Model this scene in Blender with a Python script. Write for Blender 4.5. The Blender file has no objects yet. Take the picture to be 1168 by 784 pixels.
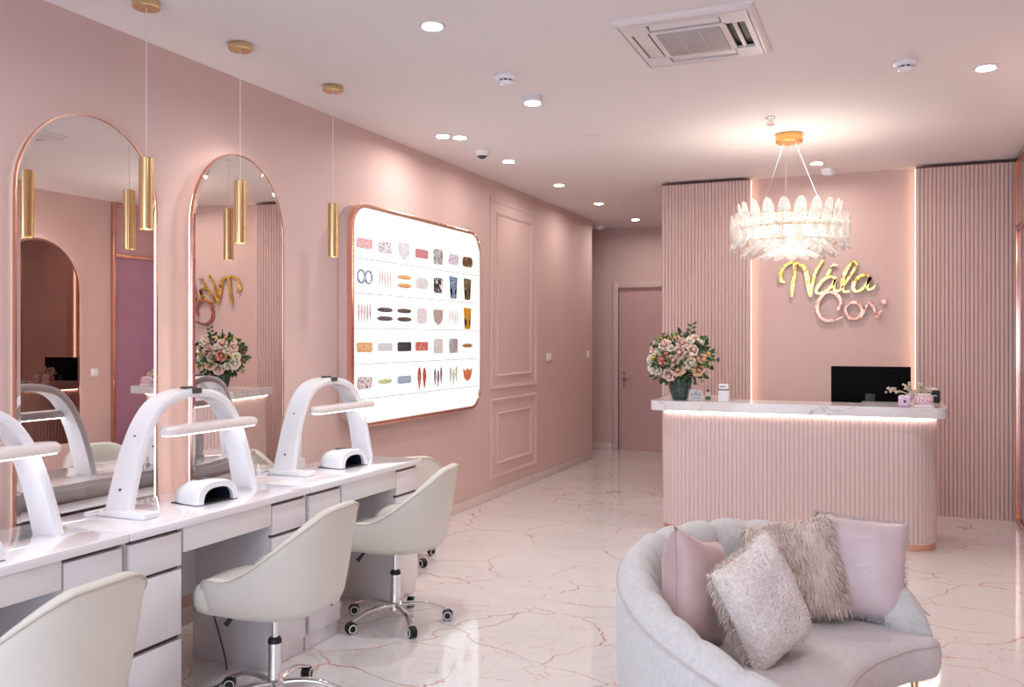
import bpy, bmesh, math, random
from mathutils import Vector, Matrix
random.seed(7)
PI = math.pi
C = bpy.context.scene.collection

# ---------------------------------------------------------------- materials
def _n(nt, t, **kw):
    n = nt.nodes.new(t)
    for k, v in kw.items():
        setattr(n, k, v)
    return n

def mat(name, col, rough=.5, metal=0, var=.03, vs=6, bump=0, bs=60, emit=None, es=0, trans=0, coat=0, sheen=0, ior=1.5, alpha=1, stretch=None):
    m = bpy.data.materials.new(name); m.use_nodes = True
    nt = m.node_tree; b = nt.nodes['Principled BSDF']; L = nt.links
    tc = _n(nt, 'ShaderNodeTexCoord'); co = tc.outputs['Object']
    if stretch:
        mp = _n(nt, 'ShaderNodeMapping'); mp.inputs['Scale'].default_value = stretch
        L.new(co, mp.inputs['Vector']); co = mp.outputs['Vector']
    nz = _n(nt, 'ShaderNodeTexNoise'); nz.inputs['Scale'].default_value = vs; nz.inputs['Detail'].default_value = 3
    L.new(co, nz.inputs['Vector'])
    r = _n(nt, 'ShaderNodeValToRGB')
    r.color_ramp.elements[0].position = .3; r.color_ramp.elements[1].position = .7
    r.color_ramp.elements[0].color = (*[max(0, c * (1 - var)) for c in col], 1)
    r.color_ramp.elements[1].color = (*[min(1, c * (1 + var)) for c in col], 1)
    L.new(nz.outputs['Fac'], r.inputs['Fac']); L.new(r.outputs['Color'], b.inputs['Base Color'])
    b.inputs['Roughness'].default_value = rough; b.inputs['Metallic'].default_value = metal
    b.inputs['IOR'].default_value = ior; b.inputs['Transmission Weight'].default_value = trans
    b.inputs['Coat Weight'].default_value = coat; b.inputs['Sheen Weight'].default_value = sheen
    b.inputs['Alpha'].default_value = alpha
    if emit:
        b.inputs['Emission Color'].default_value = (*emit, 1); b.inputs['Emission Strength'].default_value = es
    if bump:
        n2 = _n(nt, 'ShaderNodeTexNoise'); n2.inputs['Scale'].default_value = bs; n2.inputs['Detail'].default_value = 2
        L.new(co, n2.inputs['Vector'])
        bp = _n(nt, 'ShaderNodeBump'); bp.inputs['Strength'].default_value = bump; bp.inputs['Distance'].default_value = .01
        L.new(n2.outputs['Fac'], bp.inputs['Height']); L.new(bp.outputs['Normal'], b.inputs['Normal'])
    return m

def marble(name, base, vein, scale, rough, vw=.012, warp=.5, mask=.45, tile=None, grout=None, coat=0):
    """vein network from distorted cell edges, broken up by a noise mask"""
    m = bpy.data.materials.new(name); m.use_nodes = True
    nt = m.node_tree; b = nt.nodes['Principled BSDF']; L = nt.links
    tc = _n(nt, 'ShaderNodeTexCoord')
    def layer(sc, width, seed, lo):
        mp = _n(nt, 'ShaderNodeMapping'); mp.inputs['Location'].default_value = (seed, seed * 1.7, 0)
        mp.inputs['Rotation'].default_value = (0, 0, .4 + seed); mp.inputs['Scale'].default_value = (1, 1.5, 1)
        L.new(tc.outputs['Object'], mp.inputs['Vector'])
        nz = _n(nt, 'ShaderNodeTexNoise'); nz.inputs['Scale'].default_value = sc * 1.1; nz.inputs['Detail'].default_value = 5
        nz.inputs['Roughness'].default_value = .5
        L.new(mp.outputs[0], nz.inputs['Vector'])
        s = _n(nt, 'ShaderNodeVectorMath', operation='SCALE'); s.inputs['Scale'].default_value = warp
        L.new(nz.outputs['Color'], s.inputs[0])
        a = _n(nt, 'ShaderNodeVectorMath', operation='ADD'); L.new(mp.outputs[0], a.inputs[0]); L.new(s.outputs[0], a.inputs[1])
        v = _n(nt, 'ShaderNodeTexVoronoi', feature='DISTANCE_TO_EDGE'); v.inputs['Scale'].default_value = sc; v.inputs['Randomness'].default_value = 1
        L.new(a.outputs[0], v.inputs['Vector'])
        mr = _n(nt, 'ShaderNodeMapRange'); mr.inputs['From Min'].default_value = 0; mr.inputs['From Max'].default_value = width
        mr.inputs['To Min'].default_value = 1; mr.inputs['To Max'].default_value = 0
        L.new(v.outputs['Distance'], mr.inputs['Value'])
        n3 = _n(nt, 'ShaderNodeTexNoise'); n3.inputs['Scale'].default_value = sc * 1.1; n3.inputs['Detail'].default_value = 2
        L.new(a.outputs[0], n3.inputs['Vector'])
        m2 = _n(nt, 'ShaderNodeMapRange'); m2.inputs['From Min'].default_value = lo; m2.inputs['From Max'].default_value = lo + .18
        L.new(n3.outputs['Fac'], m2.inputs['Value'])
        mu = _n(nt, 'ShaderNodeMath', operation='MULTIPLY'); L.new(mr.outputs[0], mu.inputs[0]); L.new(m2.outputs[0], mu.inputs[1])
        return mu.outputs[0]
    l1 = layer(scale, vw, 0.3, mask); l2 = layer(scale * 2.1, vw * 1.1, 2.1, mask + .06)
    h = _n(nt, 'ShaderNodeMath', operation='MULTIPLY'); L.new(l2, h.inputs[0]); h.inputs[1].default_value = .6
    mx = _n(nt, 'ShaderNodeMath', operation='MAXIMUM'); L.new(l1, mx.inputs[0]); L.new(h.outputs[0], mx.inputs[1])
    cloud = _n(nt, 'ShaderNodeTexNoise'); cloud.inputs['Scale'].default_value = scale * .8
    L.new(tc.outputs['Object'], cloud.inputs['Vector'])
    cr = _n(nt, 'ShaderNodeValToRGB'); cr.color_ramp.elements[0].position = .35; cr.color_ramp.elements[1].position = .65
    cr.color_ramp.elements[0].color = (*[c * .94 for c in base], 1); cr.color_ramp.elements[1].color = (*base, 1)
    L.new(cloud.outputs['Fac'], cr.inputs['Fac'])
    mix = _n(nt, 'ShaderNodeMix', data_type='RGBA'); mix.inputs['B'].default_value = (*vein, 1)
    L.new(mx.outputs[0], mix.inputs['Factor']); L.new(cr.outputs['Color'], mix.inputs['A'])
    out = mix.outputs['Result']
    if tile:
        br = _n(nt, 'ShaderNodeTexBrick'); br.offset = 0; br.inputs['Scale'].default_value = 1
        br.inputs['Brick Width'].default_value = tile; br.inputs['Row Height'].default_value = tile
        br.inputs['Mortar Size'].default_value = .0015; br.inputs['Mortar Smooth'].default_value = .2
        L.new(tc.outputs['Object'], br.inputs['Vector'])
        m3 = _n(nt, 'ShaderNodeMix', data_type='RGBA'); m3.inputs['B'].default_value = (*grout, 1)
        L.new(br.outputs['Fac'], m3.inputs['Factor']); L.new(out, m3.inputs['A']); out = m3.outputs['Result']
    L.new(out, b.inputs['Base Color']); b.inputs['Roughness'].default_value = rough
    b.inputs['Coat Weight'].default_value = coat; b.inputs['Coat Roughness'].default_value = .03; b.inputs['IOR'].default_value = 1.6
    return m

def pattern(name, c1, c2, kind='cells', scale=90, th=.5):
    """two-colour printed pattern"""
    m = bpy.data.materials.new(name); m.use_nodes = True
    nt = m.node_tree; b = nt.nodes['Principled BSDF']; L = nt.links
    tc = _n(nt, 'ShaderNodeTexCoord')
    if kind == 'check':
        t = _n(nt, 'ShaderNodeTexChecker'); t.inputs['Scale'].default_value = scale; o = t.outputs['Fac']
    elif kind == 'dots':
        t = _n(nt, 'ShaderNodeTexVoronoi'); t.inputs['Scale'].default_value = scale; o = t.outputs['Distance']
    elif kind == 'edges':
        t = _n(nt, 'ShaderNodeTexVoronoi', feature='DISTANCE_TO_EDGE'); t.inputs['Scale'].default_value = scale; o = t.outputs['Distance']
    elif kind == 'wave':
        t = _n(nt, 'ShaderNodeTexWave'); t.inputs['Scale'].default_value = scale * .3; t.inputs['Distortion'].default_value = 6; o = t.outputs['Fac']
    else:
        t = _n(nt, 'ShaderNodeTexNoise'); t.inputs['Scale'].default_value = scale; o = t.outputs['Fac']
    L.new(tc.outputs['Object'], t.inputs['Vector'])
    r = _n(nt, 'ShaderNodeValToRGB'); r.color_ramp.elements[0].position = max(0, th - .06); r.color_ramp.elements[1].position = min(1, th + .06)
    r.color_ramp.elements[0].color = (*c1, 1); r.color_ramp.elements[1].color = (*c2, 1)
    L.new(o, r.inputs['Fac']); L.new(r.outputs['Color'], b.inputs['Base Color'])
    b.inputs['Roughness'].default_value = .35
    return m

def thin_glass(name, col, transp=.7, emis=0, rough=.05):
    m = bpy.data.materials.new(name); m.use_nodes = True
    nt = m.node_tree; nt.nodes.clear(); L = nt.links
    o = _n(nt, 'ShaderNodeOutputMaterial')
    tr = _n(nt, 'ShaderNodeBsdfTransparent'); tr.inputs['Color'].default_value = (*col, 1)
    gl = _n(nt, 'ShaderNodeBsdfPrincipled'); gl.inputs['Base Color'].default_value = (*col, 1); gl.inputs['Roughness'].default_value = rough
    lw = _n(nt, 'ShaderNodeLayerWeight'); lw.inputs['Blend'].default_value = .35
    mr = _n(nt, 'ShaderNodeMapRange'); mr.inputs['To Min'].default_value = 1 - transp; mr.inputs['To Max'].default_value = .95
    L.new(lw.outputs['Facing'], mr.inputs['Value'])
    mx = _n(nt, 'ShaderNodeMixShader')
    L.new(mr.outputs[0], mx.inputs[0]); L.new(tr.outputs[0], mx.inputs[1]); L.new(gl.outputs[0], mx.inputs[2])
    L.new(mx.outputs[0], o.inputs['Surface'])
    return m

M = {}
M['wall'] = mat('pink_paint', (.65, .465, .435), .62, var=.012, vs=1.5, bump=.03, bs=200)
M['ceil'] = mat('ceiling_paint', (.82, .76, .755), .8, var=.01, vs=1)
M['trim'] = mat('pink_moulding_paint', (.66, .495, .465), .5, var=.01)
M['flute'] = mat('pink_fluted_panel', (.67, .475, .44), .5, var=.02, vs=2)
M['flute2'] = mat('pink_fluted_counter', (.72, .56, .545), .45, var=.02, vs=2)
M['floor'] = marble('marble_floor', (.83, .80, .795), (.56, .24, .16), 1.7, .07, vw=.011, warp=.42, mask=.33, tile=.8, grout=(.70, .62, .60), coat=.3)
M['skirt'] = marble('marble_skirting', (.74, .60, .57), (.45, .25, .2), 3, .15, tile=.8, grout=(.5, .4, .38))
M['slab'] = marble('marble_slab', (.80, .76, .77), (.45, .42, .45), 3.5, .12, vw=.03, warp=.4, mask=.42)
M['white'] = mat('white_lacquer', (.82, .79, .82), .16, var=.01, coat=.4)
M['whitetop'] = mat('white_gloss_top', (.90, .88, .92), .07, var=.01, coat=.6)
M['desk'] = mat('pinkish_white_lacquer', (.82, .79, .82), .14, var=.01, coat=.5)
M['shadowgap'] = mat('gap_shade_dark', (.10, .05, .04), .4, metal=.4)  # dark colour standing in for the shade inside gaps and grooves
M['plastic'] = mat('white_plastic', (.88, .88, .92), .22, var=.01, coat=.3)
M['plastic_warm'] = mat('warm_white_plastic', (.80, .72, .70), .35, var=.01)
M['black'] = mat('black_plastic', (.006, .006, .007), .45, var=.1)
M['navy'] = mat('dark_inner_lining', (.015, .02, .04), .35, var=.2)
M['monitor'] = mat('matt_black_casing', (.003, .003, .004), .6, ior=1.12)
M['dark'] = mat('charcoal_plastic', (.06, .055, .055), .4, var=.1)
M['chrome'] = mat('chrome', (.82, .82, .84), .07, metal=1, var=.01)
M['leather'] = mat('cream_leatherette', (.71, .68, .615), .42, var=.02, vs=4, bump=.06, bs=350)
M['leather2'] = mat('cream_piping', (.60, .54, .46), .45, var=.02)
M['gold'] = mat('brushed_gold', (.76, .56, .29), .2, metal=1, var=.08, vs=5, stretch=(30, 30, 1))
M['goldm'] = mat('gold_mirror', (.80, .56, .16), .16, metal=1, var=.12, vs=18, bump=1, bs=14)
M['rose'] = mat('rose_gold', (.80, .47, .37), .18, metal=1, var=.06, vs=8)
M['rosem'] = mat('rose_gold_mirror', (.58, .25, .19), .24, metal=1, var=.12, vs=14, bump=1, bs=14)
M['orange_gold'] = mat('satin_orange_gold', (.85, .47, .16), .3, metal=.8, var=.04)
M['mirror'] = mat('mirror_glass', (.86, .82, .80), .005, metal=1, var=0)
M['bronze'] = mat('bronze_mirror_glass', (.30, .19, .165), .02, metal=1, var=0)
M['mauve'] = mat('mauve_glass', (.40, .21, .32), .12, var=.02, coat=.4)
M['mauve2'] = mat('pale_mauve_glass', (.55, .34, .36), .12, var=.02, coat=.4)
M['led'] = mat('warm_led', (1, .9, .75), .5, emit=(1, .88, .78), es=9)
M['led_soft'] = mat('soft_warm_led', (.5, .42, .36), .5, emit=(1, .74, .54), es=4.2)
M['led_counter'] = mat('counter_led', (1, .9, .8), .5, emit=(1, .84, .72), es=14)
M['led_white'] = mat('cool_led', (1, 1, 1), .5, emit=(.93, .96, 1), es=5)
M['lamp_on'] = mat('downlight_diffuser', (1, 1, 1), .5, emit=(1, .93, .86), es=14)
M['box_on'] = mat('lightbox_face', (.25, .25, .25), .6, emit=(.96, .985, 1), es=1.1, var=.004)
M['bulb'] = mat('chandelier_bulb', (1, 1, 1), .5, emit=(1, .95, .9), es=14)
def crystal(name):
    m = bpy.data.materials.new(name); m.use_nodes = True
    nt = m.node_tree; nt.nodes.clear(); L = nt.links
    o = _n(nt, 'ShaderNodeOutputMaterial')
    tr = _n(nt, 'ShaderNodeBsdfTransparent'); tr.inputs['Color'].default_value = (1, .99, .98, 1)
    gl = _n(nt, 'ShaderNodeBsdfGlossy'); gl.inputs['Roughness'].default_value = .08
    tl = _n(nt, 'ShaderNodeBsdfTranslucent'); tl.inputs['Color'].default_value = (1, .98, .96, 1)
    lw = _n(nt, 'ShaderNodeLayerWeight'); lw.inputs['Blend'].default_value = .45
    tc = _n(nt, 'ShaderNodeTexCoord'); vo = _n(nt, 'ShaderNodeTexVoronoi'); vo.inputs['Scale'].default_value = 55
    L.new(tc.outputs['Object'], vo.inputs['Vector'])
    bp = _n(nt, 'ShaderNodeBump'); bp.inputs['Strength'].default_value = .8; bp.inputs['Distance'].default_value = .01
    L.new(vo.outputs['Distance'], bp.inputs['Height']); L.new(bp.outputs['Normal'], gl.inputs['Normal'])
    m1 = _n(nt, 'ShaderNodeMixShader'); m1.inputs[0].default_value = .38
    L.new(gl.outputs[0], m1.inputs[1]); L.new(tl.outputs[0], m1.inputs[2])
    mr = _n(nt, 'ShaderNodeMapRange'); mr.inputs['To Min'].default_value = .34; mr.inputs['To Max'].default_value = .98
    L.new(lw.outputs['Facing'], mr.inputs['Value'])
    mx = _n(nt, 'ShaderNodeMixShader')
    em = _n(nt, 'ShaderNodeEmission'); em.inputs['Color'].default_value = (1, .96, .92, 1); em.inputs['Strength'].default_value = .06   # added glow that brightens the leaves, which are no lamps
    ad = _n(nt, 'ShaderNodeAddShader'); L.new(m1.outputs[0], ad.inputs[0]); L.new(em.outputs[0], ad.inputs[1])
    L.new(mr.outputs[0], mx.inputs[0]); L.new(tr.outputs[0], mx.inputs[1]); L.new(ad.outputs[0], mx.inputs[2]); L.new(mx.outputs[0], o.inputs['Surface'])
    return m
M['crystal'] = crystal('crystal_leaf')
M['acrylic'] = thin_glass('clear_acrylic', (.96, .95, .96), .8)
M['pane'] = thin_glass('window_pane', (.98, .99, 1), .92)
M['vase'] = mat('smoky_green_glass', (.035, .075, .065), .08, var=.4, vs=20, coat=.5, trans=.25)
M['line'] = mat('pale_grey_line', (.50, .53, .58), .5)
M['boucle'] = mat('boucle_fabric', (.68, .67, .67), .95, var=.06, vs=60, bump=.55, bs=170, sheen=.3)
M['boucle_seat'] = mat('chenille_fabric', (.68, .64, .64), .95, var=.05, vs=40, bump=.35, bs=220, sheen=.3)
M['boucle_pipe'] = mat('sofa_piping', (.58, .50, .49), .9)
M['satin'] = mat('mauve_satin', (.52, .36, .36), .38, var=.06, vs=7, bump=.25, bs=9, sheen=.4)
M['satin2'] = mat('lilac_satin', (.66, .53, .55), .35, var=.05, vs=7, bump=.35, bs=10, sheen=.4)
M['sherpa'] = mat('sherpa_fleece', (.92, .83, .79), .98, var=.05, vs=70, bump=.8, bs=90, sheen=.4)
M['fur'] = mat('pink_beige_fur', (.96, .75, .67), .75, var=.2, vs=22, sheen=.4)
M['furbase'] = mat('fur_backing', (.60, .46, .42), .9, var=.1)
M['sequin'] = mat('silver_sequins', (.95, .93, .95), .25, coat=.5)
M['door'] = mat('pink_door_paint', (.60, .37, .37), .45, var=.015, vs=1)
M['ac'] = mat('ac_white_plastic', (.80, .74, .74), .4, var=.01)
M['grille'] = mat('ac_grille', (.42, .38, .39), .55, var=.08, vs=3)
M['leaf1'] = mat('deep_green_leaf', (.035, .10, .035), .5, var=.5, vs=15)
M['leaf2'] = mat('light_green_leaf', (.20, .30, .09), .5, var=.35, vs=20)
M['rose_a'] = mat('blush_petals', (.93, .68, .60), .6, var=.10, vs=25)
M['rose_b'] = mat('coral_petals', (.90, .38, .30), .6, var=.15, vs=25)
M['rose_c'] = mat('cream_petals', (.93, .84, .72), .6, var=.10, vs=25)
M['rose_d'] = mat('peach_petals', (.93, .62, .44), .6, var=.12, vs=25)
M['yellow'] = mat('yellow_blossom', (.75, .45, .10), .6, var=.2, vs=25)
M['dried'] = mat('dried_flower', (.62, .52, .40), .8, var=.4, vs=60)
M['lilac'] = pattern('lilac_speckle', (.62, .42, .62), (.80, .66, .80), 'noise', 90, .5)
M['pinkbits'] = pattern('pink_confetti', (.60, .22, .38), (.78, .62, .66), 'dots', 110, .45)
M['paper'] = mat('white_label', (.80, .78, .84), .4)
M['ink'] = mat('dark_ink', (.05, .06, .08), .5)

# ---------------------------------------------------------------- mesh helpers
def B():
    return bmesh.new()

def box(bm, x0, x1, y0, y1, z0, z1, bev=0, seg=2):
    mx = Matrix.Translation(((x0 + x1) / 2, (y0 + y1) / 2, (z0 + z1) / 2)) @ Matrix.Diagonal((x1 - x0, y1 - y0, z1 - z0, 1))
    r = bmesh.ops.create_cube(bm, size=1, matrix=mx)
    if bev:
        es = list({e for v in r['verts'] for e in v.link_edges})
        bmesh.ops.bevel(bm, geom=es, offset=bev, segments=seg, affect='EDGES', profile=.5)
    return bm

def lathe(bm, prof, seg=24, c=(0, 0, 0), axis='z', cap=True):
    rings = []
    for r, z in prof:
        ring = []
        for i in range(seg):
            a = 2 * PI * i / seg
            p = (r * math.cos(a), r * math.sin(a), z)
            if axis == 'x': p = (p[2], p[0], p[1])
            if axis == 'y': p = (p[0], p[2], p[1])
            ring.append(bm.verts.new((p[0] + c[0], p[1] + c[1], p[2] + c[2])))
        rings.append(ring)
    for a, b in zip(rings, rings[1:]):
        for i in range(seg):
            j = (i + 1) % seg
            bm.faces.new((a[i], a[j], b[j], b[i]))
    if cap:
        bm.faces.new(rings[0][::-1]); bm.faces.new(rings[-1])
    return bm

def cyl(bm, c, r, h, seg=24, axis='z', r2=None):
    return lathe(bm, [(r, 0), (r if r2 is None else r2, h)], seg, c, axis)

def cat(pts, n=6, closed=False):
    pts = [Vector(p) for p in pts]; out = []; N = len(pts)
    rng = range(N if closed else N - 1)
    for i in rng:
        if closed: p0, p1, p2, p3 = pts[i - 1], pts[i], pts[(i + 1) % N], pts[(i + 2) % N]
        else: p0, p1, p2, p3 = pts[max(i - 1, 0)], pts[i], pts[i + 1], pts[min(i + 2, N - 1)]
        for k in range(n):
            t = k / n
            out.append(.5 * ((2 * p1) + (p2 - p0) * t + (2 * p0 - 5 * p1 + 4 * p2 - p3) * t * t + (3 * p1 - p0 - 3 * p2 + p3) * t ** 3))
    if not closed: out.append(pts[-1])
    return out

def tube(bm, pts, r, seg=8, closed=False):
    pts = [Vector(p) for p in pts]; N = len(pts); rings = []
    up = Vector((0, 0, 1)); prev = None
    for i, p in enumerate(pts):
        if closed: d = pts[(i + 1) % N] - pts[i - 1]
        else: d = pts[min(i + 1, N - 1)] - pts[max(i - 1, 0)]
        d = d.normalized() if d.length > 1e-9 else Vector((0, 0, 1))
        if prev is None:
            n = d.cross(up)
            if n.length < 1e-3: n = d.cross(Vector((1, 0, 0)))
            n.normalize()
        else:
            n = (prev - d * prev.dot(d)).normalized()
        prev = n; b = d.cross(n)
        rr = r[i] if isinstance(r, (list, tuple)) else r
        rings.append([bm.verts.new(p + (n * math.cos(2 * PI * k / seg) + b * math.sin(2 * PI * k / seg)) * rr) for k in range(seg)])
    prs = list(zip(rings, rings[1:])) + ([(rings[-1], rings[0])] if closed else [])
    for a, b2 in prs:
        for k in range(seg):
            j = (k + 1) % seg
            bm.faces.new((a[k], a[j], b2[j], b2[k]))
    if not closed:
        bm.faces.new(rings[0][::-1]); bm.faces.new(rings[-1])
    return bm

def loft(bm, loops, cap=True, closed_ring=True):
    vs = [[bm.verts.new(p) for p in l] for l in loops]
    for a, b in zip(vs, vs[1:]):
        n = len(a)
        for i in range(n if closed_ring else n - 1):
            j = (i + 1) % n
            bm.faces.new((a[i], a[j], b[j], b[i]))
    if cap:
        f1 = bm.faces.new(vs[0][::-1]); f2 = bm.faces.new(vs[-1])
        bmesh.ops.triangulate(bm, faces=[f1, f2])
    return vs

def rrect(w, h, r, n=8):
    out = []
    for cx, cy, a0 in ((w / 2 - r, h / 2 - r, 0), (-w / 2 + r, h / 2 - r, PI / 2), (-w / 2 + r, -h / 2 + r, PI), (w / 2 - r, -h / 2 + r, 1.5 * PI)):
        for k in range(n + 1):
            a = a0 + PI / 2 * k / n
            out.append((cx + r * math.cos(a), cy + r * math.sin(a)))
    return out

def wpos(o):
    v = Vector((0, 0, 0))
    while o: v += Vector(o.location); o = o.parent
    return v

def obj(name, bm, m, parent=None, world=False, loc=None, rot=None, smooth=40, label=None):
    me = bpy.data.meshes.new(name)
    bmesh.ops.recalc_face_normals(bm, faces=bm.faces)
    if world and parent: bmesh.ops.translate(bm, verts=bm.verts, vec=-wpos(parent))
    bm.to_mesh(me); bm.free()
    if smooth:
        for p in me.polygons: p.use_smooth = True
        me.set_sharp_from_angle(angle=math.radians(smooth))
    me.materials.append(M[m] if isinstance(m, str) else m)
    o = bpy.data.objects.new(name, me); C.objects.link(o)
    if parent: o.parent = parent
    if loc: o.location = loc
    if rot: o.rotation_euler = rot
    if label: o['label'] = label
    return o

def tag(o, label, cat_, group=None, kind=None):
    o['label'] = label; o['category'] = cat_
    if group: o['group'] = group
    if kind: o['kind'] = kind
    return o

def thing(name, label, cat_, loc=(0, 0, 0), rotz=0, group=None):
    o = bpy.data.objects.new(name, None); C.objects.link(o)
    o.location = loc; o.rotation_euler = (0, 0, rotz); o.empty_display_size = .1
    return tag(o, label, cat_, group)

def solo(name, bm, m, label, cat_, loc=None, rot=None, group=None, smooth=40):
    """a thing that is a single mesh"""
    return tag(obj(name, bm, m, None, False, loc, rot, smooth), label, cat_, group)

def struct(name, bm, m, parent=None, smooth=40):
    o = obj(name, bm, m, parent, smooth=smooth); o['kind'] = 'structure'
    return o

def copy_tree(o, parent=None):
    c = o.copy(); C.objects.link(c); c.parent = parent
    for ch in list(o.children): copy_tree(ch, c)
    return c

# ---------------------------------------------------------------- room shell
XL, XR, YB, YP, YF, H = -3.27, .965, 8.15, 8.0, -2.2, 2.875
HY = 11.1          # far hall wall
b = B(); box(b, -4.7, 1.1, YF - .1, HY + .1, -.1, 0); struct('floor', b, 'floor')
b = B(); box(b, -4.7, 1.1, YF - .1, HY + .1, H, H + .1); struct('ceiling', b, 'ceil')
b = B(); box(b, XL - .12, XL, YF, 10.2, 0, H); struct('wall_left', b, 'wall')
b = B(); box(b, XR, XR + .12, YF, YB + .12, 0, H); struct('wall_right', b, 'wall')
b = B(); box(b, -1.9, XR, YB, YB + .12, 0, H); struct('wall_back', b, 'wall')
b = B(); box(b, -1.895, -1.775, YB + .001, HY, 0, H); struct('wall_hall_right', b, 'wall')
b = B(); box(b, -4.7, XL - .12, 10.08, 10.2, 0, H); struct('wall_hall_front', b, 'wall')
b = B(); box(b, -4.7, -4.58, 10.2, HY, 0, H); struct('wall_hall_left', b, 'wall')
# far hall wall with a door opening
DX0, DX1, DZ = -3.20, -2.28, 2.10
b = B(); box(b, -4.7, DX0, HY, HY + .12, 0, H); box(b, DX1, -1.9, HY, HY + .12, 0, H); box(b, DX0, DX1, HY, HY + .12, DZ, H)
struct('wall_hall_far', b, 'wall')
# street side behind the camera: shop window
b = B(); box(b, XL - .12, -2.9, YF - .12, YF, 0, H); box(b, .6, XR + .12, YF - .12, YF, 0, H); box(b, -2.9, .6, YF - .12, YF, 2.7, H)
struct('wall_front', b, 'wall')
b = B()
for x in (-2.9, -1.75, -.6, .55): box(b, x, x + .05, YF - .1, YF - .04, 0, 2.7)
box(b, -2.9, .6, YF - .1, YF - .04, 0, .08); box(b, -2.9, .6, YF - .1, YF - .04, 2.64, 2.7)
wf = struct('window_1', b, 'rose')
b = B(); box(b, -2.87, .57, YF - .075, YF - .065, .06, 2.66); p = obj('pane', b, 'pane', wf)

# baseboards
def base(name, x0, x1, y0, y1):
    b = B(); box(b, x0, x1, y0, y1, 0, .085, .003); struct(name, b, 'skirt')
base('baseboard_left', XL, XL + .012, YF, 10.2)
base('baseboard_hall_far', -4.5, DX0 - .09, HY - .012, HY)
base('baseboard_right', XR - .012, XR, YF, 4.9)

# picture-frame mouldings on the left wall
def ymould(y0, y1, z0, z1, w=.028, d=.016):
    b = B()
    prof = [(0, 0), (0, d * .6), (w * .25, d), (w * .6, d * .7), (w, d * .35), (w, 0)]
    cs = [(y0, z0, 1, 1), (y1, z0, -1, 1), (y1, z1, -1, -1), (y0, z1, 1, -1)]
    loops = [[(XL + dd, y + sy * o, z + sz * o) for o, dd in prof] for y, z, sy, sz in cs]
    vs = [[b.verts.new(p) for p in l] for l in loops]
    for i in range(4):
        a, c = vs[i], vs[(i + 1) % 4]
        for k in range(len(prof) - 1): b.faces.new((a[k], a[k + 1], c[k + 1], c[k]))
    return b
for i, (y0, y1, z0, z1) in enumerate([(7.22, 8.34, .18, .90), (7.22, 8.34, .985, 2.72), (7.36, 8.20, .30, .77), (7.36, 8.20, 1.10, 2.60)]):
    struct('trim_%d' % (i + 1), ymould(y0, y1, z0, z1, .034 if i < 2 else .024), 'trim')

# fluted cladding
def flutes(path, z0, z1, pitch=.0302, depth=.0075, back=.012, end_caps=True):
    """ridged sheet following a plan path (list of (x,y)); ridges grow to the path's right side"""
    P = [Vector((x, y, 0)) for x, y in path]
    L = [0]
    for a, c in zip(P, P[1:]): L.append(L[-1] + (c - a).length)
    n = max(1, round(L[-1] / pitch)); pt = L[-1] / n
    prof = [(0, 0), (.07, 0), (.09, .55), (.20, .88), (.36, .98), (.535, 1), (.71, .98), (.87, .88), (.98, .55)]
    def at(s):
        s = min(max(s, 0), L[-1] - 1e-6)
        for i in range(len(P) - 1):
            if s <= L[i + 1]:
                t = (s - L[i]) / (L[i + 1] - L[i]); d = (P[i + 1] - P[i]).normalized()
                return P[i].lerp(P[i + 1], t), Vector((d.y, -d.x, 0))
    out = []
    for k in range(n):
        for f, h in prof:
            p, nn = at((k + f) * pt); out.append(p + nn * (h * depth))
    p, nn = at(L[-1]); out.append(p)
    b = B()
    lo = [b.verts.new((p.x, p.y, z0)) for p in out]; hi = [b.verts.new((p.x, p.y, z1)) for p in out]
    for i in range(len(out) - 1): b.faces.new((lo[i], lo[i + 1], hi[i + 1], hi[i]))
    return b

def panel(x0, x1, side, label):
    t = thing('fluted_wall_panel', label, 'wall panel', ((x0 + x1) / 2, YP, 0), 0)
    b = flutes([(x0, YP), (x1, YP)], .0, 2.845); obj('fluted_face', b, 'flute', t, True, smooth=55)
    b = B(); box(b, x0, x1, YP, YB - .002, 0, 2.845, 0); obj('side_board', b, 'flute', t, True)
    b = B(); box(b, x0, x1, YP - .006, YP + .03, 2.845, 2.858); obj('shadow_strip', b, 'shadowgap', t, True, label='dark strip standing in for the shaded gap along the top')  # paints the shade between panel top and ceiling
    b = B(); xs = x1 if side > 0 else x0
    box(b, min(xs, xs + side * .005), max(xs, xs + side * .005), YB - .05, YB - .02, .0, 2.86); obj('led_strip', b, 'led_soft', t, True, label='warm glowing light strip down the inner edge')
panel(-1.895, -1.115, 1, 'tall pink fluted wall panel left of the lettered wall, behind the flowers')
panel(.225, .955, -1, 'tall pink fluted wall panel right of the lettered wall, behind the counter end')

# hall door
b = B(); w = .075
box(b, DX0 - w, DX0, HY - .02, HY + .05, 0, DZ + w, .004); box(b, DX1, DX1 + w, HY - .02, HY + .05, 0, DZ + w, .004); box(b, DX0, DX1, HY - .02, HY + .05, DZ, DZ + w, .004)
fr = struct('trim_5', b, 'trim')
b = B(); box(b, DX0, DX1, HY + .03, HY + .07, 0, DZ); dr = struct('door_1', b, 'door')
b = B(); cyl(b, (DX0 + .07, HY + .03, .92), .026, -.008, 20, 'y'); cyl(b, (DX0 + .07, HY + .022, .92), .009, -.045, 12, 'y')
tube(b, [(DX0 + .07, HY - .02, .92), (DX0 + .10, HY - .022, .92), (DX0 + .18, HY - .02, .918)], .009, 10)
cyl(b, (DX0 + .07, HY + .03, 1.0), .014, -.012, 16, 'y'); cyl(b, (DX0 + .07, HY + .03, .84), .012, -.012, 16, 'y')
obj('door_handle', b, 'chrome', dr)

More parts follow.
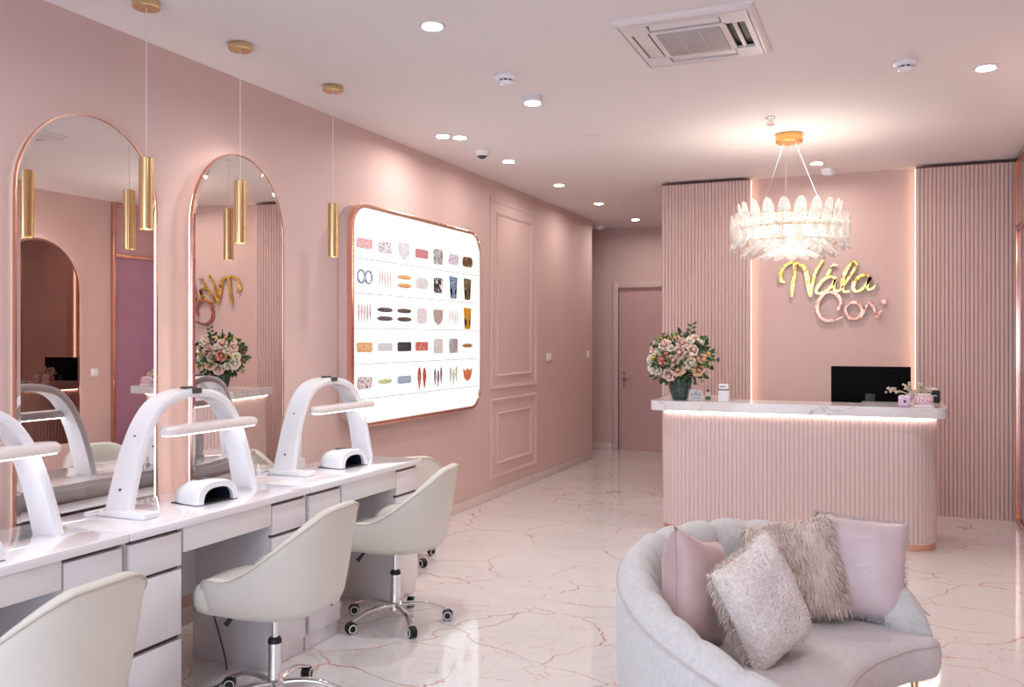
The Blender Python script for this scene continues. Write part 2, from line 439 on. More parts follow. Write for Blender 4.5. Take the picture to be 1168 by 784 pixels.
# ---------------------------------------------------------------- wall switches
def switch_plate(loc, w, n, nrm, label):
    """plate on a wall, nrm is +1 (faces +x) or -1"""
    t = thing('wall_switch', label, 'switch', loc)
    b = B(); x = .009 * nrm
    box(b, min(0, x), max(0, x), -w / 2, w / 2, -.043, .043, .003); obj('plate', b, 'plastic_warm', t)
    for k in range(n):
        y = -w / 2 + w * (k + .5) / n
        b = B(); a, c = .009 * nrm, .0125 * nrm
        box(b, min(a, c), max(a, c), y - w / n * .38, y + w / n * .38, -.032, .032, .002); obj('rocker', b, 'plastic', t)
switch_plate((XL, 8.72, 1.25), .15, 2, 1, 'double light switch beside the framed moulding on the left wall')
switch_plate((XL, 10.04, 1.26), .085, 1, 1, 'single light switch at the hall corner of the left wall')
switch_plate((XR, 6.65, 1.1), .09, 1, -1, 'single switch on the right wall, seen in the nearest mirror')

# ---------------------------------------------------------------- left wall mirrors
def arch_pts(w, h, n=24):
    r = w / 2
    return [(-r, 0), (r, 0)] + [(r * math.cos(a), h - r + r * math.sin(a)) for a in [PI * k / n for k in range(n + 1)]]
def offset_poly(pts, d):
    """offset of a convex outline, outwards for d > 0"""
    N = len(pts); out = []
    cx = sum(p[0] for p in pts) / N; cy = sum(p[1] for p in pts) / N
    for i in range(N):
        p0 = Vector(pts[i - 1]); p1 = Vector(pts[i]); p2 = Vector(pts[(i + 1) % N])
        e1 = (p1 - p0); e2 = (p2 - p1)
        if e1.length < 1e-7: e1 = e2
        if e2.length < 1e-7: e2 = e1
        n1 = Vector((e1.y, -e1.x)).normalized(); n2 = Vector((e2.y, -e2.x)).normalized()
        m = (n1 + n2)
        m = m.normalized() if m.length > 1e-6 else n1
        k = d / max(.35, m.dot(n1))
        out.append((p1.x + m.x * k, p1.y + m.y * k))
    return out
def arch_mirror(name, loc, rotz, w, h, glass, label, led=True, standoff=.03, frame='rose'):
    """local: mirror faces +x, width along y, base at z=0"""
    t = thing(name, label, 'mirror', loc, rotz)
    pts = arch_pts(w, h)[:-1] if False else arch_pts(w, h)
    seen = []; pts = [p for p in pts if not (seen and abs(seen[-1][0] - p[0]) < 1e-6 and abs(seen[-1][1] - p[1]) < 1e-6) and not seen.append(p)]
    if abs(pts[0][0] - pts[-1][0]) < 1e-6 and abs(pts[0][1] - pts[-1][1]) < 1e-6: pts = pts[:-1]
    inn = offset_poly(pts, -.006); bev = offset_poly(pts, -.022)
    g = B(); loft(g, [[(standoff, y, z) for y, z in inn], [(standoff + .018, y, z) for y, z in inn], [(standoff + .0205, y, z) for y, z in bev]])
    obj('glass', g, glass, t, smooth=0.4)
    f = B(); A = [(standoff - .002, 0), (standoff + .02, 0), (standoff + .02, -.006), (standoff - .002, -.006)]
    out = pts
    ls = [[(x, *p) for p in offset_poly(out, d)] for x, d in ((standoff + .004, -.005), (standoff + .004, .002), (standoff + .021, .002), (standoff + .021, -.005))]
    loft(f, ls + [ls[0]], cap=False); obj('frame', f, frame, t)
    bk = B(); i2 = offset_poly(pts, -.05); loft(bk, [[(.0, *p) for p in i2], [(standoff - .004, *p) for p in i2]]); obj('backing', bk, 'white', t)
    if led:
        l = B(); i3 = offset_poly(pts, -.024); i4 = offset_poly(pts, -.034)
        ls = [[(x, *p) for p in q] for x, q in ((.001, i4), (.001, i3), (standoff - .002, i3), (standoff - .002, i4))]
        loft(l, ls + [ls[0]], cap=False); obj('led_strip', l, 'led', t, label='warm backlight strip behind the mirror')
    return t
arch_mirror('arched_mirror', (XL + .001, 2.885, .42), 0, .755, 2.015, 'mirror', 'nearest arched rose gold edged wall mirror, behind the first and second desk lamps', standoff=.012)
arch_mirror('arched_mirror', (XL + .048, 3.80, .42), math.radians(6), .835, 2.01, 'mirror', 'second arched wall mirror with the brightest glowing left edge, behind the middle desk lamp', standoff=.02)
arch_mirror('arched_mirror', (XR, 5.95, .42), PI, .95, 1.98, 'bronze', 'bronze tinted arched mirror on the right wall, seen only in the nearest mirror')

# copper framed mauve glass partition on the right wall
t = thing('copper_framed_panel', 'full height mauve glass panel with copper frame on the right wall', 'wall panel', (XR, 7.4, 0))
b = B(); X0, X1 = XR - .03, XR
for y0, y1, z0, z1 in ((6.86, 6.90, .0, H - .002), (7.93, 7.985, .0, H - .002), (6.90, 7.93, H - .045, H - .002), (6.90, 7.93, 2.30, 2.335), (6.9, 7.93, 0, .04)):
    box(b, X0, X1, y0, y1, z0, z1, .003)
obj('frame', b, 'rose', t, True)
b = B(); box(b, X1 - .012, X1, 6.90, 7.93, .04, 2.30); obj('lower_glass', b, 'mauve', t, True)
b = B(); box(b, X1 - .012, X1, 6.90, 7.93, 2.335, H - .045); obj('upper_glass', b, 'mauve2', t, True, label='paler glass above the copper bar')

# ---------------------------------------------------------------- lightbox with nail swatches
LY0, LY1, LZ0, LZ1 = 4.835, 6.79, .865, 2.335
t = thing('display_lightbox', 'glowing white lightbox with copper rim and rows of nail designs', 'lightbox', (XL + .002, (LY0 + LY1) / 2, (LZ0 + LZ1) / 2))
rr = rrect(LY1 - LY0, LZ1 - LZ0, .17, 10)
b = B(); loft(b, [[(0.0, y, z) for y, z in rr], [(.088, y, z) for y, z in rr]]); obj('case', b, 'wall', t)
i1 = offset_poly(rr, -.026)
b = B(); ls = [[(x, *p) for p in q] for x, q in ((.07, offset_poly(rr, .004)), (.104, offset_poly(rr, .004)), (.108, offset_poly(rr, -.006)), (.108, offset_poly(rr, -.022)), (.096, i1), (.07, i1))]
loft(b, ls + [ls[0]], cap=False); obj('rim', b, 'rose', t)
b = B(); loft(b, [[(.08, *p) for p in i1], [(.098, *p) for p in i1]]); obj('light_panel', b, 'box_on', t)
FX = .0985; cy, cz = (LY0 + LY1) / 2, (LZ0 + LZ1) / 2
for z in (1.975, 1.745, 1.515, 1.280, 1.050):
    b = B(); box(b, FX - .0005, FX + .004, LY0 + .03 - cy, LY1 - .03 - cy, z - cz - .0022, z - cz + .0022); obj('ledge_line', b, 'line', t)
K = lambda *a: pattern('nail_print_%d' % random.randint(0, 99999), *a)
W = (.86, .86, .88)
SW = [  # rows: (shape, material, label)
 [('slab', K((.80, .35, .35), W, 'edges', 60, .16), 'pink lattice sheet'), ('slabr', K((.18, .14, .2), W, 'dots', 75, .40), 'grey speckled oval sheet'), ('shield', K((.45, .5, .58), W, 'edges', 60, .10), 'pale dotted shield'), ('slab', K((.40, .03, .08), (.75, .45, .48), 'check', 75, .5), 'dark red checked sheet'), ('block', K((.12, .12, .14), W, 'edges', 60, .13), 'black and white netted block'), ('slabr', K((.50, .42, .60), (.82, .8, .86), 'noise', 70, .5), 'lilac grey sheet'), ('slabr', K((.12, .06, .02), (.50, .26, .05), 'wave', 60, .5), 'brown tortoiseshell sheet')],
 [('rings', K((.12, .16, .28), (.5, .56, .66), 'noise', 80, .5), 'blue swirled pair'), ('nails', K((.80, .62, .64), (.86, .76, .78), 'noise', 40, .5), 'pale pink pointed nails'), ('strips', K((.78, .32, .06), (.85, .58, .35), 'noise', 90, .5), 'two orange strips'), ('slabr', K((.70, .72, .73), (.80, .82, .83), 'noise', 40, .5), 'pale grey sheet'), ('block', K((.03, .03, .03), W, 'wave', 90, .45), 'black zebra block'), ('goblet', K((.05, .14, .32), (.35, .50, .66), 'noise', 90, .5), 'blue goblet shaped set'), ('goblet', K((.02, .02, .02), (.40, .28, .10), 'noise', 80, .52), 'black and gold set')],
 [('nails', K((.62, .46, .42), (.78, .68, .64), 'noise', 90, .5), 'beige pointed nails'), ('strips', K((.04, .04, .05), (.22, .18, .18), 'noise', 90, .5), 'two black strips with brown flecks'), ('strips', K((.05, .04, .04), (.20, .14, .13), 'noise', 70, .5), 'two charcoal strips'), ('block', K((.66, .45, .60), W, 'dots', 80, .33), 'lilac dotted block'), ('shield', K((.78, .55, .22), (.42, .38, .46), 'dots', 70, .4), 'gold and grey shield'), ('nails', K((.74, .70, .70), (.82, .79, .78), 'noise', 60, .5), 'off white nails'), ('goblet', K((.80, .45, .02), (.62, .25, .02), 'noise', 80, .5), 'amber yellow set')],
 [('slab', K((.78, .36, .10), (.86, .66, .42), 'noise', 70, .5), 'orange marbled sheet'), ('strip', K((.66, .72, .74), (.80, .84, .85), 'noise', 90, .5), 'pale blue strip'), ('slab', K((.015, .02, .035), (.10, .12, .16), 'noise', 80, .55), 'navy black sheet'), ('slab', K((.60, .07, .05), (.78, .35, .30), 'noise', 80, .5), 'red marbled sheet'), ('block', K((.12, .12, .13), W, 'dots', 95, .30), 'black dotted block'), ('block', K((.2, .18, .2), W, 'edges', 70, .12), 'grey netted block'), ('thin', K((.45, .18, .06), (.62, .34, .16), 'noise', 60, .5), 'thin brown strip')],
 [('slabr', K((.35, .06, .04), W, 'dots', 55, .38), 'red and brown spotted sheet'), ('thin', K((.55, .66, .25), (.72, .80, .45), 'noise', 60, .5), 'thin lime green strip'), ('strip', K((.22, .36, .55), (.62, .72, .82), 'check', 70, .5), 'blue chequered strip'), ('pair', K((.42, .04, .02), (.72, .22, .14), 'noise', 70, .5), 'two rust red long nails'), ('trio', K((.14, .07, .10), (.45, .34, .42), 'noise', 90, .5), 'three plum pointed nails'), ('trio', K((.30, .36, .14), (.76, .76, .72), 'noise', 100, .5), 'small green flowered nails'), ('goblet2', K((.72, .10, .04), (.85, .42, .20), 'noise', 80, .5), 'red orange set')]]
def nail(b, y, z, w, h, x=FX, tip=1):
    """pointed nail outline, thin and domed"""
    pts = []
    for k in range(16):
        a = 2 * PI * k / 16
        yy = math.cos(a) * w / 2 * (1 - .25 * (math.sin(a) < 0)); zz = math.sin(a) * h / 2
        if tip and math.sin(a) < 0: yy *= (1 + math.sin(a) * .5)
        pts.append((yy, zz))
    loft(b, [[(x, y + p[0], z + p[1]) for p in pts], [(x + .004, y + p[0], z + p[1]) for p in pts], [(x + .007, y + p[0] * .5, z + p[1] * .6) for p in pts]])
def hnail(b, y, z, w, h, x=FX):
    pts = [(math.copysign(abs(math.cos(2 * PI * k / 16)) ** .7, math.cos(2 * PI * k / 16)) * w / 2, math.sin(2 * PI * k / 16) * h / 2) for k in range(16)]
    loft(b, [[(x, y + p[0], z + p[1]) for p in pts], [(x + .004, y + p[0], z + p[1]) for p in pts], [(x + .007, y + p[0] * .7, z + p[1] * .6) for p in pts]])
def plate(b, y, z, pts, th=.005):
    loft(b, [[(FX, y + p[0], z + p[1]) for p in pts], [(FX + th, y + p[0], z + p[1]) for p in pts]])
YC = [4.99, 5.25, 5.515, 5.77, 6.03, 6.29, 6.545]; ZC = [2.075, 1.855, 1.615, 1.390, 1.155]
for r, row in enumerate(SW):
    for c, (sh, m, lab) in enumerate(row):
        b = B(); y, z = YC[c] - cy, ZC[r] - cz
        if sh == 'slab': plate(b, y, z, rrect(.19, .066, .016, 4))
        elif sh == 'slabr': plate(b, y, z, rrect(.185, .082, .036, 6))
        elif sh == 'block': plate(b, y, z, rrect(.15, .115, .025, 4))
        elif sh == 'strip': plate(b, y, z, rrect(.19, .055, .016, 4))
        elif sh == 'thin': hnail(b, y, z, .19, .034)
        elif sh == 'shield': plate(b, y, z, [(-.075, .055), (-.075, 0), (-.055, -.04), (0, -.066), (.055, -.04), (.075, 0), (.075, .055)])
        elif sh == 'nails':
            for k in range(5): nail(b, y - .07 + k * .035, z + .006 * math.sin(k * 2), .022, .125)
        elif sh == 'pair':
            nail(b, y - .036, z, .052, .165); nail(b, y + .042, z, .052, .155)
        elif sh == 'trio':
            for k, dz in enumerate((.0, -.014, .008)): nail(b, y - .05 + k * .05, z + dz, .034, .13)
        elif sh == 'strips':
            for dz in (.03, -.03):
                hnail(b, y, z + dz, .20, .032)
        elif sh == 'rings':
            for dy in (-.045, .045):
                ring = [(FX + .004, y + dy + .042 * math.cos(2 * PI * k / 18), z + .042 * math.sin(2 * PI * k / 18)) for k in range(18)]
                tube(b, ring, .007, 6, closed=True)
        elif sh == 'goblet':
            plate(b, y, z, [(-.07, .085), (-.058, .0), (-.02, -.03), (-.05, -.075), (-.045, -.09), (.045, -.09), (.05, -.075), (.02, -.03), (.055, .01), (.068, .08)])
        elif sh == 'goblet2':
            plate(b, y, z, [(-.085, .05), (-.06, -.03), (-.02, -.055), (.03, -.05), (.065, -.02), (.09, .05), (.04, .03), (.0, .05), (-.04, .03)])
        obj('nail_swatch', b, m, t, label=lab)

# ---------------------------------------------------------------- ceiling fittings
def downlight(x, y, label, proud=0, pw=1, grp='recessed ceiling downlights'):
    t = thing('ceiling_downlight', label, 'ceiling light', (x, y, H), 0, grp)
    b = B(); z = -proud
    lathe(b, [(.058, 0), (.060, z - .004), (.052, z - .008), (.044, z - .006), (.042, -.0005)], 28, cap=False); obj('trim_ring', b, 'white', t)
    b = B(); cyl(b, (0, 0, z - .0045), .043, .004, 24); obj('diffuser', b, 'lamp_on', t)
    li = bpy.data.lights.new('downlight_beam', 'AREA'); li.shape = 'DISK'; li.size = .09; li.energy = POW * pw; li.color = (.93, .97, 1) if y < 4.9 else (1, .93, .86); li.spread = math.radians(170)
    lo = bpy.data.objects.new('downlight_beam', li); C.objects.link(lo); lo.parent = t; lo.location = (0, 0, z - .012)
    lo.visible_camera = True
    return t
POW = 11.8
DL = [(-1.9, 3.56, 'bright downlight nearest the camera on the ceiling, above the desks row', 0),
      (-1.92, 4.85, 'downlight with a deep white collar standing proud beside the smoke detector', .03),
      (-2.865, 5.525, 'left downlight of the close pair above the lightbox', 0),
      (-2.775, 5.61, 'right downlight of the close pair above the lightbox', 0),
      (-2.79, 6.52, 'downlight just beyond the dome camera', 0),
      (-2.79, 7.71, 'downlight above the wall mouldings', 0),
      (-2.79, 8.93, 'downlight at the mouth of the hall', 0),
      (-2.76, 10.3, 'farthest downlight, before the hall door', 0),
      (-.52, 7.56, 'downlight behind the chandelier, in front of the lettered wall', 0),
      (.48, 5.24, 'downlight at the right, nearest the right wall', 0),
      (-2.3, 1.6, 'added ceiling downlight, unseen, out of frame over the first desk', 0),  # this lamp and the next two are added, unseen, to light the room
      (-.3, 1.6, 'added ceiling downlight, unseen, out of frame near the shop window', 0),
      (-1.3, -.6, 'added ceiling downlight, unseen, out of frame by the entrance', 0)]
for x, y, l, pr in DL: downlight(x, y, l, pr, (.42 if y < 8 else .5 if y < 9.5 else .7) if (x < -2.5 and y > 5) else .8 if y == 7.56 else 1.25 if y > 5 else 1)

def detector(x, y, label, cam=False):
    t = thing('smoke_detector' if not cam else 'dome_camera', label, 'detector' if not cam else 'security camera', (x, y, H))
    b = B(); lathe(b, [(.058, 0), (.062, -.012), (.055, -.022), (.045, -.026)], 28); obj('base', b, 'plastic', t)
    if cam:
        b = B(); lathe(b, [(.045, -.024), (.044, -.034), (.034, -.052), (.018, -.064), (.004, -.067)], 24); obj('dome', b, 'dark', t)
        b = B(); lathe(b, [(.047, -.02), (.047, -.036), (.040, -.046), (.040, -.02)], 24, cap=False); obj('collar', b, 'plastic', t)
    else:
        b = B(); lathe(b, [(.036, -.024), (.036, -.038)], 24); obj('vent_ring', b, 'dark', t)
        b = B(); lathe(b, [(.042, -.036), (.040, -.044), (.030, -.052), (.012, -.055)], 24); obj('cap', b, 'plastic', t)
        b = B()
        for k in range(8):
            a = 2 * PI * k / 8
            box(b, .036 * math.cos(a) - .003, .036 * math.cos(a) + .003, .036 * math.sin(a) - .003, .036 * math.sin(a) + .003, -.038, -.024)
        obj('vent_posts', b, 'plastic', t)
detector(-1.9, 4.40, 'white smoke detector left of the air conditioner')
detector(.09, 4.98, 'white smoke detector right of the air conditioner')
detector(-2.82, 6.08, 'small white dome camera above the lightbox', True)
b = B(); lathe(b, [(.05, 0), (.048, -.008), (.02, -.012)], 24); solo('ceiling_plate', b, 'ac', 'flat round blank plate in the middle of the ceiling', 'ceiling plate', (-1.9, 5.94, H))
b = B(); lathe(b, [(.06, 0), (.06, -.015), (.045, -.045), (.03, -.05)], 20); solo('ceiling_sensor', b, 'plastic', 'white round sensor on the ceiling in front of the hall door', 'sensor', (-3.35, 10.75, H))
b = B(); lathe(b, [(.062, 0), (.062, -.02), (.05, -.045), (.028, -.055)], 24); solo('ceiling_sensor', b, 'plastic', 'white dome sensor on the ceiling against the lettered wall', 'sensor', (-.45, 7.9, H))
t = thing('fire_sprinkler', 'small chrome fire sprinkler on the ceiling by the chandelier', 'sprinkler', (-.69, 5.91, H))
b = B(); lathe(b, [(.032, 0), (.03, -.006), (.012, -.01), (.010, -.02)], 20); obj('escutcheon', b, 'chrome', t)
b = B(); tube(b, [(-.012, 0, -.018), (-.016, 0, -.032), (0, 0, -.045)], .003, 6); tube(b, [(.012, 0, -.018), (.016, 0, -.032), (0, 0, -.045)], .003, 6)
cyl(b, (0, 0, -.044), .003, .03, 8); lathe(b, [(.024, -.048), (.026, -.046)], 16); obj('head', b, 'chrome', t)

# air conditioner cassette
ax0, ax1, ay0, ay1 = -1.15, -.52, 3.83, 4.53
t = thing('ceiling_air_conditioner', 'white square cassette air conditioner set in the ceiling', 'air conditioner', ((ax0 + ax1) / 2, (ay0 + ay1) / 2, H))
cx, cyy = (ax0 + ax1) / 2, (ay0 + ay1) / 2; w2, d2 = (ax1 - ax0) / 2, (ay1 - ay0) / 2
b = B()
def rect(wx, wy, z): return [(-wx, -wy, z), (wx, -wy, z), (wx, wy, z), (-wx, wy, z)]
# panel with four slots: build as strips round the openings
def pl(x0, x1, y0, y1): box(b, x0, x1, y0, y1, -.024, -.010)
so, si, sl = .82, .55, .52     # slot outer/inner/half-length as fractions
lx, ly = w2, d2
loft(b, [rect(w2, d2, 0), rect(w2, d2, -.006), rect(w2 * .93, d2 * .93, -.024), rect(w2 * .90, d2 * .90, -.024)], cap=False)
pl(-w2 * .91, w2 * .91, d2 * so, d2 * .91); pl(-w2 * .91, w2 * .91, -d2 * .91, -d2 * so)
pl(-w2 * .91, -w2 * so, -d2 * so, d2 * so); pl(w2 * so, w2 * .91, -d2 * so, d2 * so)
for sx in (-1, 1):
    for sy in (-1, 1):
        xs = sorted((sx * w2 * sl, sx * w2 * so)); ys = sorted((sy * d2 * sl, sy * d2 * so)); pl(*xs, *ys)
pl(-w2 * si, w2 * si, -d2 * si, d2 * si)
for s in (-1, 1):
    ys = sorted((s * d2 * sl, s * d2 * si)); pl(-w2 * so, -w2 * sl, *ys) if False else None
obj('panel', b, 'ac', t)
b = B(); box(b, -w2 * .9, w2 * .9, -d2 * .9, d2 * .9, -.004, -.001); obj('slot_shade_sheet', b, 'black', t)  # black sheet stands in for the shade deep inside the slots
b = B(); box(b, -w2 * .46, w2 * .46, -d2 * .46, d2 * .46, -.030, -.023, .002)
obj('intake_grille', b, 'grille', t)
b = B()
for k in range(1, 3):
    x = -w2 * .46 + k * w2 * .92 / 3; box(b, x - .001, x + .001, -d2 * .455, d2 * .455, -.0308, -.0300)
obj('grille_joints', b, 'ac', t)
def flap(x0, x1, y0, y1, tx, ty):
    b = B(); cxx, cy2 = (x0 + x1) / 2, (y0 + y1) / 2
    box(b, x0 - cxx, x1 - cxx, y0 - cy2, y1 - cy2, -.003, .003, .002)
    obj('louvre', b, 'ac', t, loc=(cxx, cy2, -.017), rot=(tx, ty, 0))
flap(-w2 * .50, w2 * .50, d2 * .58, d2 * .78, math.radians(4), 0); flap(-w2 * .50, w2 * .50, -d2 * .74, -d2 * .62, math.radians(-14), 0)
flap(-w2 * .80, -w2 * .58, -d2 * .50, d2 * .50, 0, math.radians(3)); flap(w2 * .64, w2 * .70, -d2 * .50, d2 * .50, 0, math.radians(-20))

# pendants
def make_pendant(label, y):
    t = thing('tube_pendant', label, 'pendant light', (-2.88, y, 1.91), 0, 'gold tube pendants over the desks')
    zc = H - 1.91
    b = B(); lathe(b, [(.054, zc), (.057, zc - .004), (.057, zc - .028), (.053, zc - .032)], 32); obj('canopy', b, 'gold', t)
    b = B(); tube(b, [(0, 0, .30), (0, 0, zc - .02)], .0015, 8); obj('cord', b, 'acrylic' if False else 'plastic_warm', t)
    b = B(); lathe(b, [(.0285, .012), (.0295, 0), (.0295, .30), (.024, .304), (.006, .306)], 32, cap=False); obj('tube_shade', b, 'gold', t)
    b = B(); lathe(b, [(.027, .006), (.027, .010)], 24); obj('lens', b, 'lamp_on', t)
    li = bpy.data.lights.new('pendant_beam', 'SPOT'); li.energy = 8; li.spot_size = math.radians(95); li.spot_blend = .8; li.shadow_soft_size = .025; li.color = (1, .9, .82)
    lo = bpy.data.objects.new('pendant_beam', li); C.objects.link(lo); lo.parent = t; lo.location = (0, 0, .002)
    return t
pn = make_pendant('gold tube pendant hanging nearest the camera', 2.84)
for y, l in ((3.43, 'middle gold tube pendant, hanging in front of the second mirror'), (4.21, 'gold tube pendant farthest from the camera, beside the lightbox')):
    c = copy_tree(pn); c.location = (-2.88, y, 1.91); c['label'] = l

# ---------------------------------------------------------------- chandelier
CX, CY, CZ = -.625, 6.44, 2.19
t = thing('crystal_chandelier', 'round crystal leaf chandelier hanging above the reception counter', 'chandelier', (CX, CY, CZ))
b = B(); lathe(b, [(.088, H - CZ), (.092, H - CZ - .006), (.092, H - CZ - .055), (.086, H - CZ - .062)], 40); obj('canopy', b, 'orange_gold', t)
for k in range(3):
    a = 2 * PI * k / 3 + .5
    b = B(); tube(b, [(.045 * math.cos(a), .045 * math.sin(a), H - CZ - .06), (.27 * math.cos(a), .27 * math.sin(a), .11)], .0022, 6); obj('cable', b, 'chrome', t)
b = B()
for r, z in ((.30, .105), (.36, .02), (.33, -.07)):
    tube(b, [(r * math.cos(2 * PI * k / 48), r * math.sin(2 * PI * k / 48), z) for k in range(48)], .007, 8, closed=True)
for k in range(3):
    a = 2 * PI * k / 3 + .5
    tube(b, [(.30 * math.cos(a), .30 * math.sin(a), .105), (0, 0, .105)], .006, 8); tube(b, [(.30 * math.cos(a), .30 * math.sin(a), .105), (.36 * math.cos(a), .36 * math.sin(a), .02), (.33 * math.cos(a), .33 * math.sin(a), -.07), (.0, .0, -.09)], .005, 8)
obj('ring_frame', b, 'gold', t)
def leaf_mesh(h, w, th=.010):
    b = B(); N = 20; loops = []
    for s, q in ((-1, .55), (-.8, 1), (.8, 1), (1, .55)):
        loops.append([(th / 2 * s, w / 2 * q * math.cos(2 * PI * k / N), h / 2 * (1 - (1 - q) * .3) * math.sin(2 * PI * k / N)) for k in range(N)])
    loft(b, loops)
    # engraved ribs
    for k in (-.25, 0, .25):
        tube(b, [(th / 2 + .001, w * k, -h * .34), (th / 2 + .003, w * k, 0), (th / 2 + .001, w * k, h * .34)], .0022, 5)
    return b
lf = None
for n, r, z, tilt, off, h, w in ((20, .33, .115, 12, 0, .18, .078), (26, .392, .035, 2, .5, .18, .088), (24, .37, -.05, -26, 0, .17, .088), (18, .28, -.115, -42, .5, .16, .088), (12, .15, -.15, -66, 0, .15, .08)):
    for k in range(n):
        a = 2 * PI * (k + off) / n
        if lf is None or lf['hh'] != h:
            o = obj('crystal_leaf', leaf_mesh(h, w), 'crystal', t); o['hh'] = h; lf = o
        else:
            o = lf.copy(); C.objects.link(o); o.parent = t
        o.location = (r * math.cos(a), r * math.sin(a), z)
        o.rotation_euler = (Matrix.Rotation(a, 3, 'Z') @ Matrix.Rotation(math.radians(tilt), 3, 'Y')).to_euler()
for k in range(8):
    a = 2 * PI * k / 8
    b = B(); lathe(b, [(.006, -.045), (.014, -.035), (.017, -.01), (.014, .02), (.004, .035)], 14, (.22 * math.cos(a), .22 * math.sin(a), -.0)); obj('bulb', b, 'bulb', t)
b = B(); lathe(b, [(.008, -.05), (.02, -.03), (.02, .02), (.004, .04)], 14); obj('bulb', b, 'bulb', t)
for o in t.children:
    if 'hh' in o: del o['hh']

# ---------------------------------------------------------------- lettered sign
t = thing('wall_lettering', 'gold and rose gold script lettering on the pink wall above the counter', 'sign', (-.33, YB, 1.9))
def PX(x, y):  # sketch units of the lettering -> wall metres
    u = 875 + x / 8.055; v = 285 + y / 8.055
    return (-.414 + .00714 * (u - 950), 1.45 - (v - 386) * .0076)
def stroke(b, pts, ws, d0, n=7, flat=True):
    q = cat([(*p, 0) for p in pts], n); m = len(q)
    wl = []
    for i in range(m):
        f = i / (m - 1) * (len(ws) - 1); k = min(int(f), len(ws) - 2); wl.append(ws[k] * (1 - (f - k)) + ws[k + 1] * (f - k))
    lo = []
    for i, p in enumerate(q):
        d = q[min(i + 1, m - 1)] - q[max(i - 1, 0)]; d.normalize(); nn = Vector((-d.y, d.x, 0)) * wl[i] * .58
        A = p + nn; Bp = p - nn; xa, za = PX(A.x, A.y); xb, zb = PX(Bp.x, Bp.y)
        y0, y1 = YB - .012 - d0, YB - .028 - d0
        lo.append([(xa, y0, za), (xb, y0, zb), (xb * .92 + xa * .08, y1, zb * .92 + za * .08), (xa * .92 + xb * .08, y1, za * .92 + zb * .08)])
    loft(b, lo)
def letter(strokes, m, lab, d0=0):
    b = B()
    for i, (pts, ws) in enumerate(strokes): stroke(b, pts, ws, d0 + i * .0012)
    obj('letter', b, m, t, True, label=lab)
letter([([(140, 292), (104, 272), (100, 215), (125, 155), (170, 118), (222, 106), (262, 122)], [14, 34, 38, 30, 26, 24, 18]),
        ([(236, 120), (232, 200), (218, 300), (202, 428)], [34, 36, 34, 30]),
        ([(262, 118), (318, 150), (348, 225), (362, 320), (384, 432)], [22, 36, 42, 42, 26]),
        ([(384, 430), (400, 330), (428, 215), (462, 148), (500, 96)], [20, 26, 26, 24, 20])], 'goldm', 'gold capital N with a swash')
letter([([(618, 262), (560, 250), (505, 275), (458, 330), (432, 382), (468, 400), (535, 375), (590, 320), (612, 270), (600, 330), (612, 380), (655, 378)], [14, 22, 28, 28, 22, 20, 22, 28, 26, 24, 22, 12]),
        ([(536, 240), (560, 200), (578, 186)], [22, 34, 18]), ([(570, 160), (600, 140), (634, 148)], [12, 20, 8])], 'goldm', 'gold letter a with an accent above', .001)
letter([([(650, 378), (690, 330), (745, 250), (796, 165), (800, 122), (768, 122), (718, 185), (686, 262), (676, 330), (690, 385), (742, 388)], [12, 18, 22, 26, 24, 22, 30, 34, 30, 24, 12])], 'goldm', 'gold letter l', .002)
letter([([(928, 268), (892, 242), (830, 256), (782, 312), (778, 368), (812, 388), (868, 358), (912, 300), (932, 262), (902, 330), (908, 372), (950, 362), (992, 316)], [14, 24, 30, 34, 30, 24, 24, 26, 26, 24, 20, 18, 8])], 'goldm', 'gold last letter a', .003)
letter([([(636, 556), (664, 490), (640, 428), (580, 388), (520, 398), (468, 452), (446, 530), (468, 608), (524, 648), (600, 648), (684, 618)], [26, 30, 32, 28, 28, 32, 34, 32, 28, 22, 10])], 'rosem', 'rose gold capital C', .004)
letter([([(780 + 74 * math.cos(a), 560 - 74 * math.sin(a)) for a in [math.radians(d) for d in range(60, 425, 24)]], [26, 20, 34, 24, 26])], 'rosem', 'rose gold letter o', .005)
letter([([(845, 628), (880, 560), (908, 486)], [10, 16, 24]), ([(908, 486), (944, 512), (968, 570), (990, 628)], [26, 26, 22, 26]), ([(990, 628), (1004, 590), (1030, 564)], [22, 26, 12])], 'rosem', 'rose gold letter v', .006)
b = B(); x, z = PX(1046, 488); lathe(b, [(.022, -.030), (.024, -.012)], 16, (x, YB, z), 'y'); obj('letter', b, 'rosem', t, True, label='rose gold dot')

# ---------------------------------------------------------------- reception counter
t = thing('reception_counter', 'curved pink fluted reception counter with marble ledge', 'counter', (-.6, 6.8, 0))
def upath(x0, x1, yf, yb, r, n=10):
    """plan path from back left, round the front corners, to back right"""
    p = [(x0, yb)]
    p += [(x0 + r - r * math.cos(a), yf + r - r * math.sin(a)) for a in [PI / 2 * k / n for k in range(n + 1)]]
    p += [(x1 - r + r * math.sin(a), yf + r - r * math.cos(a)) for a in [PI / 2 * k / n for k in range(n + 1)]]
    p += [(x1, yb)]
    return p
bx0, bx1, byf, byb = -1.585, .315, 6.585, 7.28
def ushell(b, pa, pb, z0, z1):
    """solid band between two plan paths with the same number of points"""
    q = [[b.verts.new((x, y, z)) for x, y in p] for p in (pa, pb) for z in (z0, z1)]   # a0 a1 b0 b1
    a0, a1, b0, b1 = q
    for i in range(len(pa) - 1):
        for u, v in ((a0, a1), (a1, b1), (b1, b0), (b0, a0)): b.faces.new((u[i], u[i + 1], v[i + 1], v[i]))
    b.faces.new((a0[0], a1[0], b1[0], b0[0])); b.faces.new((a0[-1], b0[-1], b1[-1], a1[-1]))
    return b
